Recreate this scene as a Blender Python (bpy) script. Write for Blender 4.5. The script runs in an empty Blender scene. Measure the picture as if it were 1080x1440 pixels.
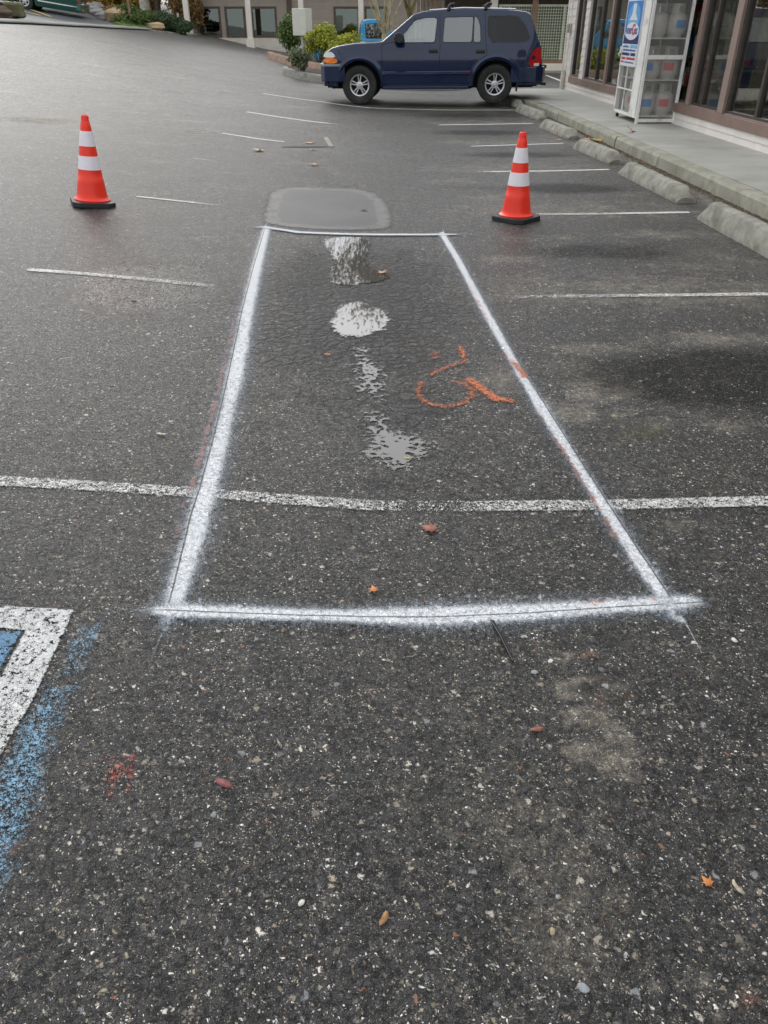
import bpy, bmesh, math, random
import numpy as np
from math import sin, cos, pi, radians, sqrt, atan2
from mathutils import Vector, Matrix
random.seed(7)
S = bpy.context.scene
COL = S.collection

# ---------------------------------------------------------------- terrain
F_PX, PITCH, CAM_H = 1085.0, radians(32.3), 1.55
XV = ([0, 2.5, 6.3, 13, 16, 22, 34, 60], [.3, .05, -.3, -1.2, -1.2, -1.0, -2.0, -4])
SL = ([0, 14, 18, 22, 34, 60], [.06, .065, .1, .14, .16, .14])
def G(x, y):
    x = np.asarray(x, float); y = np.asarray(y, float)
    d = np.interp(y, *XV) - x
    w = .5 + np.maximum(y, 0) * .03
    z = np.interp(y, *SL) * .5 * (d + np.sqrt(d * d + w * w))
    far = np.maximum(y - 36, 0); left = np.clip((-x - 6) / 8, 0, 1)
    z = z + .05 * far * left
    z = np.where(d > 40, z, z)
    return z
def g(x, y): return float(G(x, y))
_T = np.arange(.4, 95, .01)
def at(px, py, dz=0.0):
    """ground point (x, y, z) seen at a pixel of the 1080x1440 photograph"""
    u = (px - 540) / F_PX; v = -(py - 720) / F_PX
    d = (u, cos(PITCH) + v * sin(PITCH), -sin(PITCH) + v * cos(PITCH))
    X, Y, Z = d[0] * _T, d[1] * _T, CAM_H + d[2] * _T
    k = int(np.argmax(Z <= G(X, Y) + dz))
    return (X[k], Y[k], float(G(X[k], Y[k])) + dz)
def up(px, py, Y):
    """point at distance Y seen at a pixel"""
    u = (px - 540) / F_PX; v = -(py - 720) / F_PX
    d = (u, cos(PITCH) + v * sin(PITCH), -sin(PITCH) + v * cos(PITCH))
    t = Y / d[1]
    return (d[0] * t, Y, CAM_H + d[2] * t)

# ---------------------------------------------------------------- nodes
class NT:
    def __init__(s, tree): s.t = tree
    def n(s, kind, ins=None, **props):
        nd = s.t.nodes.new(kind)
        for k, v in props.items(): setattr(nd, k, v)
        if ins:
            for k, v in ins.items():
                sock = nd.inputs[k]
                if isinstance(v, bpy.types.NodeSocket): s.t.links.new(v, sock)
                else:
                    if sock.type == 'RGBA' and len(v) == 3: v = (*v, 1)
                    sock.default_value = v
        return nd
    def m(s, op, a, b=None, c=None, clamp=False):
        ins = {0: a}
        if b is not None: ins[1] = b
        if c is not None: ins[2] = c
        return s.n('ShaderNodeMath', ins, operation=op, use_clamp=clamp).outputs[0]
    def ss(s, v, lo, hi, a=0.0, b=1.0):
        return s.n('ShaderNodeMapRange', {0: v, 1: lo, 2: hi, 3: a, 4: b}, interpolation_type='SMOOTHSTEP').outputs[0]
    def mix(s, f, a, b, mode='MIX'):
        return s.n('ShaderNodeMix', {0: f, 6: a, 7: b}, data_type='RGBA', blend_type=mode).outputs[2]
    def noise(s, vec, scale, detail=3, rough=.55, dims='3D'):
        return s.n('ShaderNodeTexNoise', {'Vector': vec, 'Scale': scale, 'Detail': detail, 'Roughness': rough}, noise_dimensions=dims).outputs[0]
    def attr(s, name): return s.n('ShaderNodeAttribute', attribute_name=name).outputs['Fac']
    def ramp(s, f, pts, interp='LINEAR'):
        nd = s.n('ShaderNodeValToRGB', {0: f}); cr = nd.color_ramp; cr.interpolation = interp
        while len(cr.elements) < len(pts): cr.elements.new(.5)
        for e, (p, c) in zip(cr.elements, pts):
            e.position = p; e.color = (*c, 1) if len(c) == 3 else c
        return nd.outputs[0]
    def grp(s, group): 
        nd = s.t.nodes.new('ShaderNodeGroup'); nd.node_tree = group; return nd

def newmat(name):
    m = bpy.data.materials.new(name); m.use_nodes = True; m.node_tree.nodes.clear()
    return m, NT(m.node_tree)
def out(nt, sh):
    o = nt.n('ShaderNodeOutputMaterial'); nt.t.links.new(sh, o.inputs[0])
def pbsdf(nt, **k):
    names = dict(col='Base Color', rough='Roughness', metal='Metallic', spec='Specular IOR Level', coat='Coat Weight', coatr='Coat Roughness', nrm='Normal', ior='IOR', trans='Transmission Weight', emis='Emission Color', es='Emission Strength', sss='Subsurface Weight')
    return nt.n('ShaderNodeBsdfPrincipled', {names[a]: v for a, v in k.items()}).outputs[0]
def mat(name, col, rough=.6, metal=0.0, coat=0.0, spec=.5, var=.12, vs=6.0, bump=0.0, bs=60.0, dirt=None, ds=2.0):
    """procedural surface: base colour with blotchy variation, optional bump and dirt colour"""
    m, t = newmat(name)
    P = t.n('ShaderNodeTexCoord').outputs['Object']
    a = t.noise(P, vs, 5)
    lo = tuple(c * (1 - var) for c in col); hi = tuple(min(c * (1 + var), 1) for c in col)
    c = t.mix(t.ss(a, .3, .7), lo, hi)
    if dirt:
        d = t.noise(P, ds, 8, .65)
        c = t.mix(t.ss(d, .48, .75, 0, .75), c, dirt)
    k = dict(col=c, rough=rough, metal=metal, spec=spec, coat=coat, coatr=.05)
    if bump:
        k['nrm'] = t.n('ShaderNodeBump', {'Strength': 1.0, 'Distance': bump, 'Height': t.noise(P, bs, 6, .7)}).outputs[0]
    out(t, pbsdf(t, **k)); return m

# aggregate: the stones of the asphalt, shared by the lot and every mark painted on it
def make_aggregate():
    gt = bpy.data.node_groups.new('aggregate', 'ShaderNodeTree')
    for nm, ty in (('Color', 'NodeSocketColor'), ('Height', 'NodeSocketFloat'), ('Stone', 'NodeSocketFloat')):
        gt.interface.new_socket(nm, in_out='OUTPUT', socket_type=ty)
    t = NT(gt)
    P = t.n('ShaderNodeNewGeometry').outputs['Position']
    warp = t.n('ShaderNodeTexNoise', {'Vector': P, 'Scale': 70.0, 'Detail': 2.0}).outputs['Color']
    wv = t.n('ShaderNodeVectorMath', {0: warp, 1: (.5, .5, .5)}, operation='SUBTRACT').outputs[0]
    wv = t.n('ShaderNodeVectorMath', {0: wv, 'Scale': .011}, operation='SCALE').outputs[0]
    Pw = t.n('ShaderNodeVectorMath', {0: P, 1: wv}, operation='ADD').outputs[0]
    def layer(scale, keep, gap0, gap1):
        # angular stones: voronoi cells shrunk by a random gap, flat tops with steep sides
        v = t.n('ShaderNodeTexVoronoi', {'Vector': Pw, 'Scale': scale, 'Randomness': 1.0}, voronoi_dimensions='2D')
        e = t.n('ShaderNodeTexVoronoi', {'Vector': Pw, 'Scale': scale, 'Randomness': 1.0}, voronoi_dimensions='2D', feature='DISTANCE_TO_EDGE').outputs['Distance']
        sep = t.n('ShaderNodeSeparateColor', {0: v.outputs['Color']})
        gap = t.m('MULTIPLY_ADD', sep.outputs[1], gap1 - gap0, gap0)
        dome = t.ss(t.m('SUBTRACT', e, gap), 0.0, .16)
        dome = t.m('MULTIPLY', dome, t.m('LESS_THAN', sep.outputs[2], keep))
        return dome, sep.outputs[0], sep.outputs[1]
    pal = [(0, (.020, .020, .022)), (.30, (.033, .033, .035)), (.52, (.052, .052, .052)), (.66, (.078, .082, .090)), (.77, (.12, .105, .082)),
           (.86, (.20, .17, .125)), (.92, (.30, .26, .20)), (.960, (.56, .54, .49)), (.985, (.24, .115, .055))]
    d0, c0, s0 = layer(50.0, .09, .06, .34)
    d1, c1, s1 = layer(84.0, .52, .03, .34)
    d2, c2, s2 = layer(155.0, .72, .02, .30)
    d3, c3, s3 = layer(290.0, .85, .0, .25)
    pal2 = [(0, (.020, .020, .022)), (.38, (.038, .038, .038)), (.62, (.066, .066, .066)), (.76, (.14, .13, .11)), (.86, (.30, .25, .17)), (.90, (.40, .37, .31)), (.945, (.72, .70, .65))]
    col = t.mix(t.noise(P, 40.0, 4), (.014, .0135, .0135), (.040, .038, .036))
    col = t.mix(t.ss(d3, .1, .5), col, t.ramp(c3, pal2, 'CONSTANT'))
    col = t.mix(t.ss(d2, .1, .5), col, t.ramp(c2, pal2, 'CONSTANT'))
    col = t.mix(t.ss(d1, .1, .5), col, t.ramp(c1, pal, 'CONSTANT'))
    col = t.mix(t.ss(d0, .1, .4), col, t.ramp(c0, [(0, (.13, .12, .105)), (.35, (.24, .21, .16)), (.6, (.20, .21, .22)), (.8, (.44, .41, .36)), (.93, (.50, .48, .44))], 'CONSTANT'))
    h = t.m('MULTIPLY', d1, t.m('MULTIPLY_ADD', s1, .45, .55))
    h = t.m('MAXIMUM', h, t.m('MULTIPLY', d0, .9))
    h = t.m('MAXIMUM', h, t.m('MULTIPLY', d2, .62))
    h = t.m('MAXIMUM', h, t.m('MULTIPLY', d3, .42))
    h = t.m('ADD', h, t.m('MULTIPLY', t.noise(P, 240.0, 3, .7), .35))
    h = t.m('ADD', h, t.m('MULTIPLY', t.noise(P, 30.0, 3, .6), .8))
    # pits between the stones: bitumen, with micro-shadow darkness put into the colour
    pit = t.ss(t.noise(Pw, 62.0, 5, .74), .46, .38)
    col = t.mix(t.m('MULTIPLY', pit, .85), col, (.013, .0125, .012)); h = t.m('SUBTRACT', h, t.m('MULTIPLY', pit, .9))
    o = t.n('NodeGroupOutput')
    gt.links.new(col, o.inputs[0]); gt.links.new(h, o.inputs[1]); gt.links.new(t.m('MAXIMUM', d1, d2), o.inputs[2])
    return gt
AGG = make_aggregate()

def asphalt_mat():
    m, t = newmat('asphalt')
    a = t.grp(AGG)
    P = t.n('ShaderNodeNewGeometry').outputs['Position']
    big = t.noise(P, .55, 5, .6); mid = t.noise(P, 4.0, 5, .65); fine = t.noise(P, 28.0, 4, .7); grit = t.noise(P, 110.0, 3, .7)
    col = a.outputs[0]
    # worn grey tone varies over the lot; 'pale' puts distant sky sheen into colour
    col = t.mix(t.ss(big, .35, .7, 0, .25), col, (.085, .083, .078))
    pale = t.m('ADD', t.attr('pale'), t.m('MULTIPLY', t.m('SUBTRACT', big, .5), .9))
    col = t.mix(t.m('MULTIPLY', t.ss(pale, .1, 1.0), .75), col, t.mix(.40, (.25, .247, .235), col))
    col = t.mix(t.ss(mid, .5, .8, 0, .35), col, (.026, .024, .022))
    def brk(name, amp=.55):
        x = t.attr(name)
        x = t.m('ADD', x, t.m('MULTIPLY', t.m('SUBTRACT', mid, .5), amp * 2.3))
        x = t.m('ADD', x, t.m('MULTIPLY', t.m('SUBTRACT', fine, .5), amp * 1.5))
        x = t.m('ADD', x, t.m('MULTIPLY', t.m('SUBTRACT', grit, .5), amp))
        return t.m('MULTIPLY', t.ss(x, .25, .85), t.ss(t.attr(name), .02, .3))
    silt = brk('silt'); oil = brk('oil', .35); wet = brk('wet', .35); rust = brk('rust', .8); moss = brk('moss', .8)
    lowlands = t.m('SUBTRACT', 1.15, a.outputs[1], clamp=True)
    col = t.mix(t.m('MULTIPLY', silt, t.m('MULTIPLY_ADD', lowlands, .7, .25)), col, (.36, .325, .26))
    col = t.mix(t.m('MULTIPLY', rust, .5), col, (.30, .15, .085))
    col = t.mix(t.m('MULTIPLY', moss, .6), col, (.075, .075, .025))
    col = t.mix(t.m('MULTIPLY', oil, .78), col, t.mix(.35, (.012, .012, .013), a.outputs[0]))
    st = t.n('ShaderNodeVectorMath', {0: P, 1: (.55, 1.6, 1.0)}, operation='MULTIPLY').outputs[0]
    stn = t.noise(st, 1.3, 6, .65)
    col = t.mix(t.m('MULTIPLY', t.ss(stn, .54, .72), t.m('MULTIPLY_ADD', t.attr('pale'), .55, .06)), col, (.30, .285, .25))
    col = t.mix(t.m('MULTIPLY', t.ss(stn, .46, .30), t.m('MULTIPLY_ADD', t.attr('pale'), .5, .12)), col, (.05, .05, .052))
    grain = t.noise(P, 19.0, 3, .8)
    gr2 = t.noise(P, 7.5, 4, .8)
    col = t.mix(t.ss(gr2, .35, .65), t.mix(1.0, col, (.80, .80, .80), 'MULTIPLY'), t.mix(1.0, col, (1.22, 1.20, 1.18), 'MULTIPLY'))
    col = t.mix(t.ss(grain, .3, .7), t.mix(1.0, col, (.62, .62, .62), 'MULTIPLY'), t.mix(1.0, col, (1.42, 1.39, 1.35), 'MULTIPLY'))
    # alligator cracking
    nz = t.n('ShaderNodeTexNoise', {'Vector': P, 'Scale': 9.0, 'Detail': 4.0}).outputs['Color']
    sc = t.n('ShaderNodeVectorMath', {0: nz, 'Scale': .15}, operation='SCALE').outputs[0]
    Pc = t.n('ShaderNodeVectorMath', {0: P, 1: sc}, operation='ADD').outputs[0]
    vc = t.n('ShaderNodeTexVoronoi', {'Vector': Pc, 'Scale': 12.5}, voronoi_dimensions='2D', feature='DISTANCE_TO_EDGE').outputs['Distance']
    vc2 = t.n('ShaderNodeTexVoronoi', {'Vector': Pc, 'Scale': 2.3}, voronoi_dimensions='2D', feature='DISTANCE_TO_EDGE').outputs['Distance']
    ca = t.attr('crack')
    gate = t.ss(t.m('ADD', ca, t.m('MULTIPLY', t.m('SUBTRACT', mid, .5), 1.2)), .35, .8)
    ck = t.m('MULTIPLY', t.ss(t.m('ADD', vc, t.m('MULTIPLY', t.m('SUBTRACT', fine, .5), .22)), .03, .17, 1, 0), gate)
    gate2 = t.ss(t.m('ADD', t.m('MULTIPLY', ca, .5), t.m('MULTIPLY', t.m('SUBTRACT', big, .5), 1.6)), .12, .35)
    ck2 = t.m('MULTIPLY', t.ss(vc2, .001, .010, 1, 0), gate2)
    ckk = t.m('MAXIMUM', ck, t.m('MULTIPLY', ck2, .8))
    lump = t.m('MULTIPLY', t.ss(vc, .10, .32), gate)
    col = t.mix(t.m('MULTIPLY', lump, .42), col, (.115, .112, .105))
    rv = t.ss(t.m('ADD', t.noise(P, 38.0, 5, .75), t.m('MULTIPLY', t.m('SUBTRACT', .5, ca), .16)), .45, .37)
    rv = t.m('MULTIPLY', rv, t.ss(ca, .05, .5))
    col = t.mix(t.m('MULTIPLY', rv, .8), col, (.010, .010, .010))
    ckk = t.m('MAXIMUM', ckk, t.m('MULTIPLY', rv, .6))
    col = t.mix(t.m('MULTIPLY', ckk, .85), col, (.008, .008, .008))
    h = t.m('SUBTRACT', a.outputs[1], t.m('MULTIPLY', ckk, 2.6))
    h = t.m('ADD', h, t.m('MULTIPLY', lump, 1.6))
    h = t.m('ADD', h, t.m('MULTIPLY', t.m('MULTIPLY', t.noise(P, 30.0, 4, .7), gate), 3.2))
    hw = t.m('MULTIPLY', h, t.ss(wet, 0, 1, 1, .5))
    bmp = t.n('ShaderNodeBump', {'Strength': 1.0, 'Distance': .0065, 'Height': hw}).outputs[0]
    rg = t.m('MULTIPLY_ADD', fine, .25, .27)
    rg = t.m('SUBTRACT', rg, t.m('MULTIPLY', wet, .16))
    rg = t.m('ADD', rg, t.m('MULTIPLY', silt, .2))
    rg = t.m('ADD', rg, t.m('MULTIPLY', oil, .05))
    out(t, pbsdf(t, col=col, rough=rg, spec=t.m('SUBTRACT', .46, t.m('MULTIPLY', oil, .34), clamp=True), nrm=bmp)); return m

def paint_mat(name, col, width, soft=.012, wear=.5, frame='line', tint=None, breakup=26.0, seed=0.0, agg=.0022, rough=.6, amp=1.0):
    """paint lying on the asphalt; 'edge' attribute = metres inside the mark's outline, 'keep' = how much paint is left"""
    m, t = newmat(name)
    a = t.grp(AGG); P = t.n('ShaderNodeNewGeometry').outputs['Position']
    e = t.attr('edge'); keep = t.attr('keep')
    f = t.noise(P, breakup, 4, .7); f2 = t.noise(P, 120.0, 3, .7); f3 = t.noise(P, 5.0, 3)
    x = t.m('ADD', e, t.m('MULTIPLY', t.m('SUBTRACT', f, .5), soft * 2))
    x = t.m('ADD', x, t.m('MULTIPLY', t.m('SUBTRACT', f2, .5), soft * 2))
    inside = t.ss(x, 0.0, soft)
    # paint goes from the hollows first, then in flakes
    w = t.m('ADD', t.m('MULTIPLY', a.outputs[1], .55), t.m('MULTIPLY', f, .5))
    w = t.m('ADD', w, t.m('MULTIPLY', f2, .35)); w = t.m('ADD', w, t.m('MULTIPLY', f3, .3 * amp))
    w = t.m('SUBTRACT', w, t.m('SUBTRACT', 1.95, t.m('MULTIPLY', keep, 1.42)))
    mask = t.m('MULTIPLY', inside, t.ss(w, -.05, .08))
    c = t.mix(t.ss(t.noise(P, 9.0, 4), .35, .75), tuple(v * .82 for v in col), col)
    c = t.mix(t.ss(f2, .5, .75, 0, .35), c, (.25, .24, .22))
    bmp = t.n('ShaderNodeBump', {'Strength': 1.0, 'Distance': agg, 'Height': a.outputs[1]}).outputs[0]
    sh = pbsdf(t, col=c, rough=rough, nrm=bmp)
    mx = t.n('ShaderNodeMixShader', {0: mask, 1: t.n('ShaderNodeBsdfTransparent').outputs[0], 2: sh})
    out(t, mx.outputs[0]); return m

def spray_mat(name, col):
    """aerosol paint: dense core, speckled fringe that only catches the stone tops, a snapped chalk line through it"""
    m, t = newmat(name)
    a = t.grp(AGG); P = t.n('ShaderNodeNewGeometry').outputs['Position']
    ac = t.attr('across'); w = t.attr('wide'); off = t.attr('shift'); keep = t.attr('keep')
    d = t.m('ABSOLUTE', t.m('SUBTRACT', ac, off))
    q = t.m('DIVIDE', d, w)
    dens = t.m('EXPONENT', t.m('MULTIPLY', t.m('MULTIPLY', q, q), -2.0))
    dens = t.m('ADD', t.m('MULTIPLY', dens, .80), t.m('MULTIPLY', t.m('EXPONENT', t.m('MULTIPLY', t.m('MULTIPLY', q, q), -.26)), .38))
    dens = t.m('MULTIPLY', dens, t.m('MULTIPLY_ADD', t.noise(P, 6.0, 3), .5, .78))
    dens = t.m('MULTIPLY', dens, keep)
    f2 = t.noise(P, 170.0, 3, .8); f = t.noise(P, 45.0, 3, .7)
    sp = t.m('ADD', t.m('MULTIPLY', t.m('SUBTRACT', a.outputs[1], .95), .45), t.m('MULTIPLY', t.m('SUBTRACT', f2, .5), .7))
    sp = t.m('ADD', sp, t.m('MULTIPLY', t.m('SUBTRACT', f, .5), .3))
    x = t.m('ADD', dens, t.m('MULTIPLY', sp, t.ss(dens, .1, .8, .50, .30)))
    mask = t.m('MULTIPLY', t.ss(x, .04, .92), t.ss(dens, .03, .16))
    red = t.attr('red')
    rx = t.m('ADD', red, t.m('MULTIPLY', t.m('SUBTRACT', t.noise(P, 16.0, 5, .8), .5), 2.6))
    rmask = t.m('MULTIPLY', t.m('MULTIPLY', t.ss(rx, .45, .8), t.ss(red, .05, .3)), .6)
    line = t.m('MULTIPLY', t.ss(t.m('ABSOLUTE', t.m('ADD', ac, t.m('MULTIPLY', t.m('SUBTRACT', t.noise(P, 7.0, 2), .5), .004))), .0016, .0042, 1, 0), t.attr('cut'))
    c = t.mix(t.ss(dens, .15, .75), (.50, .58, .68), col)
    c = t.mix(rmask, c, (.68, .20, .10))
    c = t.mix(t.m('MULTIPLY', line, .85), c, (.035, .037, .045))
    mask = t.m('MAXIMUM', mask, t.m('MULTIPLY', rmask, .8)); mask = t.m('MAXIMUM', mask, t.m('MULTIPLY', line, .8))
    bmp = t.n('ShaderNodeBump', {'Strength': 1.0, 'Distance': .0055, 'Height': a.outputs[1]}).outputs[0]
    sh = pbsdf(t, col=c, rough=.55, nrm=bmp)
    mx = t.n('ShaderNodeMixShader', {0: mask, 1: t.n('ShaderNodeBsdfTransparent').outputs[0], 2: sh})
    out(t, mx.outputs[0]); return m

def puddle_mat():
    m, t = newmat('standing_water')
    a = t.grp(AGG); P = t.n('ShaderNodeNewGeometry').outputs['Position']
    e = t.attr('edge')
    x = t.m('ADD', t.m('MULTIPLY', e, 9.0), t.m('MULTIPLY', t.m('SUBTRACT', t.noise(P, 22.0, 6, .75), .5), t.attr('rag')))
    x = t.m('SUBTRACT', x, t.m('MULTIPLY', t.m('SUBTRACT', a.outputs[1], .6), .16))
    vo = t.n('ShaderNodeTexVoronoi', {'Vector': P, 'Scale': 21.0}, voronoi_dimensions='2D', feature='DISTANCE_TO_EDGE').outputs['Distance']
    x = t.m('SUBTRACT', x, t.m('MULTIPLY', t.m('MULTIPLY', t.ss(vo, .10, .30), t.ss(t.attr('rag'), 2.2, 4.0)), .5))
    mask = t.ss(x, .0, .13)
    bmp = t.n('ShaderNodeBump', {'Strength': .05, 'Distance': .0004, 'Height': t.noise(P, 12.0, 1)}).outputs[0]
    sh = pbsdf(t, col=(.10, .095, .085), rough=.03, spec=1.0, ior=1.5, nrm=bmp)
    gl = t.n('ShaderNodeBsdfGlossy', {'Color': (.98, .97, .94, 1), 'Roughness': .012, 'Normal': bmp}).outputs[0]
    sh = t.n('ShaderNodeMixShader', {0: t.attr('mirror'), 1: sh, 2: gl}).outputs[0]
    mx = t.n('ShaderNodeMixShader', {0: mask, 1: t.n('ShaderNodeBsdfTransparent').outputs[0], 2: sh})
    out(t, mx.outputs[0]); return m

# ---------------------------------------------------------------- object helpers
def link(o, parent=None):
    COL.objects.link(o)
    if parent is not None: o.parent = parent
    return o
def tag(o, label=None, cat=None, group=None, kind=None):
    if label: o['label'] = label
    if cat: o['category'] = cat
    if group: o['group'] = group
    if kind: o['kind'] = kind
    return o
def thing(name, loc, rz, label, cat, group=None):
    o = bpy.data.objects.new(name, None); link(o); o.location = loc; o.rotation_euler = (0, 0, rz)
    o.empty_display_size = .1
    return tag(o, label, cat, group)
def copy_tree(o, parent=None):
    c = o.copy(); COL.objects.link(c); c.parent = parent
    for ch in list(o.children): copy_tree(ch, c)
    return c

class MB:
    def __init__(s): s.v = []; s.f = []; s.mi = []
    def add(s, vs, fs, mi=0):
        b = len(s.v); s.v += [tuple(p) for p in vs]; s.f += [tuple(b + i for i in f) for f in fs]; s.mi += [mi] * len(fs); return s
    def box(s, c, d, rz=0, mi=0, M=None):
        hx, hy, hz = d[0] / 2, d[1] / 2, d[2] / 2
        vs = [Vector((x * hx, y * hy, z * hz)) for x in (-1, 1) for y in (-1, 1) for z in (-1, 1)]
        R = M if M is not None else Matrix.Rotation(rz, 3, 'Z')
        vs = [R @ v + Vector(c) for v in vs]
        return s.add(vs, [(0, 1, 3, 2), (4, 6, 7, 5), (0, 4, 5, 1), (2, 3, 7, 6), (0, 2, 6, 4), (1, 5, 7, 3)], mi)
    def span(s, a, b, mi=0):
        return s.box([(a[i] + b[i]) / 2 for i in range(3)], [abs(b[i] - a[i]) for i in range(3)], 0, mi)
    def bar(s, p, q, w, h=None, mi=0):
        """square bar from p to q"""
        p = Vector(p); q = Vector(q); d = q - p; L = d.length
        if L < 1e-6: return s
        M = d.to_track_quat('X', 'Z').to_matrix()
        return s.box((p + q) / 2, (L, w, h or w), 0, mi, M)
    def tube(s, pts, rad, n=8, mi=0, caps=True):
        pts = [Vector(p) for p in pts]
        if not hasattr(rad, '__len__'): rad = [rad] * len(pts)
        rings = []; prev = None
        for i, p in enumerate(pts):
            d = (pts[min(i + 1, len(pts) - 1)] - pts[max(i - 1, 0)])
            if d.length < 1e-9: d = Vector((0, 0, 1))
            d.normalize()
            if prev is None: prev = d.orthogonal().normalized()
            prev = (prev - d * prev.dot(d)).normalized(); b = d.cross(prev)
            rings.append([p + (prev * cos(2 * pi * k / n) + b * sin(2 * pi * k / n)) * rad[i] for k in range(n)])
        vs = [v for r in rings for v in r]; fs = []
        for i in range(len(pts) - 1):
            for k in range(n):
                fs.append((i * n + k, i * n + (k + 1) % n, (i + 1) * n + (k + 1) % n, (i + 1) * n + k))
        if caps:
            fs.append(tuple(range(n - 1, -1, -1))); fs.append(tuple((len(pts) - 1) * n + k for k in range(n)))
        return s.add(vs, fs, mi)
    def lathe(s, prof, n=32, c=(0, 0, 0), mi=0, axis='Z', a0=0, a1=2 * pi):
        full = abs(a1 - a0 - 2 * pi) < 1e-6; m = n if full else n + 1
        vs = []
        for r, z in prof:
            for k in range(m):
                a = a0 + (a1 - a0) * k / n
                p = (r * cos(a), r * sin(a), z)
                if axis == 'Y': p = (p[0], p[2], p[1])
                vs.append((p[0] + c[0], p[1] + c[1], p[2] + c[2]))
        fs = []
        for i in range(len(prof) - 1):
            for k in range(n):
                k2 = (k + 1) % m
                f = (i * m + k, i * m + k2, (i + 1) * m + k2, (i + 1) * m + k)
                fs.append(f if axis == 'Z' else f[::-1])
        return s.add(vs, fs, mi)
    def prism(s, poly, ax, lo, hi, mi=0):
        """extrude a 2-D polygon along axis ax (0,1,2)"""
        def P(a, b, t): return [(t, a, b), (a, t, b), (a, b, t)][ax]
        n = len(poly); vs = [P(a, b, lo) for a, b in poly] + [P(a, b, hi) for a, b in poly]
        fs = [tuple(range(n)), tuple(range(2 * n - 1, n - 1, -1))]
        fs += [(i, i + n, (i + 1) % n + n, (i + 1) % n) for i in range(n)]
        return s.add(vs, fs, mi)
    def build(s, name, mats, parent=None, smooth=False, bevel=0, fix=True):
        me = bpy.data.meshes.new(name); me.from_pydata(s.v, [], s.f)
        for m in (mats if isinstance(mats, (list, tuple)) else [mats]): me.materials.append(m)
        me.polygons.foreach_set('material_index', s.mi)
        if fix:
            bm = bmesh.new(); bm.from_mesh(me); bmesh.ops.recalc_face_normals(bm, faces=bm.faces); bm.to_mesh(me); bm.free()
        if smooth:
            me.polygons.foreach_set('use_smooth', [True] * len(me.polygons))
            me.set_sharp_from_angle(angle=radians(35))
        o = bpy.data.objects.new(name, me); link(o, parent)
        if bevel:
            b = o.modifiers.new('edge', 'BEVEL'); b.width = bevel; b.segments = 2; b.limit_method = 'ANGLE'
        return o

def grid_mesh(name, xs, ys, zf, mats, attrs=None):
    X, Y = np.meshgrid(xs, ys); Z = zf(X, Y); n, m = X.shape
    co = np.stack([X, Y, Z], -1).reshape(-1, 3)
    i = np.arange(n * m).reshape(n, m)
    q = np.stack([i[:-1, :-1], i[:-1, 1:], i[1:, 1:], i[1:, :-1]], -1).reshape(-1, 4)
    return raw_mesh(name, co, q, mats, attrs)
def raw_mesh(name, co, q, mats, attrs=None):
    me = bpy.data.meshes.new(name)
    me.vertices.add(len(co)); me.vertices.foreach_set('co', co.astype(np.float32).ravel())
    me.loops.add(q.size); me.loops.foreach_set('vertex_index', q.astype(np.int32).ravel())
    me.polygons.add(len(q)); me.polygons.foreach_set('loop_start', np.arange(0, q.size, 4, dtype=np.int32))
    me.polygons.foreach_set('use_smooth', np.ones(len(q), bool))
    me.update(calc_edges=True)
    for m in (mats if isinstance(mats, (list, tuple)) else [mats]): me.materials.append(m)
    for k, v in (attrs or {}).items():
        a = me.attributes.new(k, 'FLOAT', 'POINT'); a.data.foreach_set('value', np.asarray(v, np.float32).ravel())
    o = bpy.data.objects.new(name, me); link(o); return o

def poly_sd(X, Y, poly):
    """signed distance (positive inside) to a polygon"""
    d = np.full(X.shape, 1e9); inside = np.zeros(X.shape, bool); n = len(poly)
    for i in range(n):
        ax, ay = poly[i][:2]; bx, by = poly[(i + 1) % n][:2]
        ex, ey = bx - ax, by - ay; L = ex * ex + ey * ey + 1e-12
        t = np.clip(((X - ax) * ex + (Y - ay) * ey) / L, 0, 1)
        d = np.minimum(d, np.hypot(X - ax - t * ex, Y - ay - t * ey))
        c = ((ay > Y) != (by > Y)) & (X < (bx - ax) * (Y - ay) / (by - ay + 1e-12) + ax)
        inside ^= c
    return np.where(inside, d, -d)
def line_cs(X, Y, pts):
    """(signed across distance, along distance) to a polyline"""
    best = np.full(X.shape, 1e9); acr = np.zeros(X.shape); alo = np.zeros(X.shape); s0 = 0
    for (ax, ay), (bx, by) in zip([p[:2] for p in pts], [p[:2] for p in pts[1:]]):
        ex, ey = bx - ax, by - ay; L = math.hypot(ex, ey)
        tt = ((X - ax) * ex + (Y - ay) * ey) / (L * L); t = np.clip(tt, 0, 1)
        d = np.hypot(X - ax - t * ex, Y - ay - t * ey)
        cr = (ex * (Y - ay) - ey * (X - ax)) / L
        k = d < best
        acr = np.where(k, np.sign(cr + 1e-12) * d, acr); alo = np.where(k, s0 + t * L, alo); best = np.minimum(best, d)
        s0 += L
    return acr, alo, s0
def sheet(name, dist_fn, bbox, res, margin, off, mats, attrs_fn):
    """thin sheet that follows the asphalt; cells farther than margin outside the outline are dropped"""
    x0, y0, x1, y1 = bbox
    xs = np.arange(x0 - margin, x1 + margin + res, res); ys = np.arange(y0 - margin, y1 + margin + res, res)
    X, Y = np.meshgrid(xs, ys); D = dist_fn(X, Y); n, m = X.shape
    i = np.arange(n * m).reshape(n, m)
    q = np.stack([i[:-1, :-1], i[:-1, 1:], i[1:, 1:], i[1:, :-1]], -1).reshape(-1, 4)
    keepv = (D > -margin).ravel(); q = q[keepv[q].any(1)]
    used = np.unique(q); remap = np.full(n * m, -1); remap[used] = np.arange(len(used)); q = remap[q]
    co = np.stack([X, Y, G(X, Y) + off], -1).reshape(-1, 3)[used]
    at_ = {k: np.broadcast_to(np.asarray(v, float), X.shape).ravel()[used] for k, v in attrs_fn(X, Y, D).items()}
    return raw_mesh(name, co, q, mats, at_)
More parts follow.
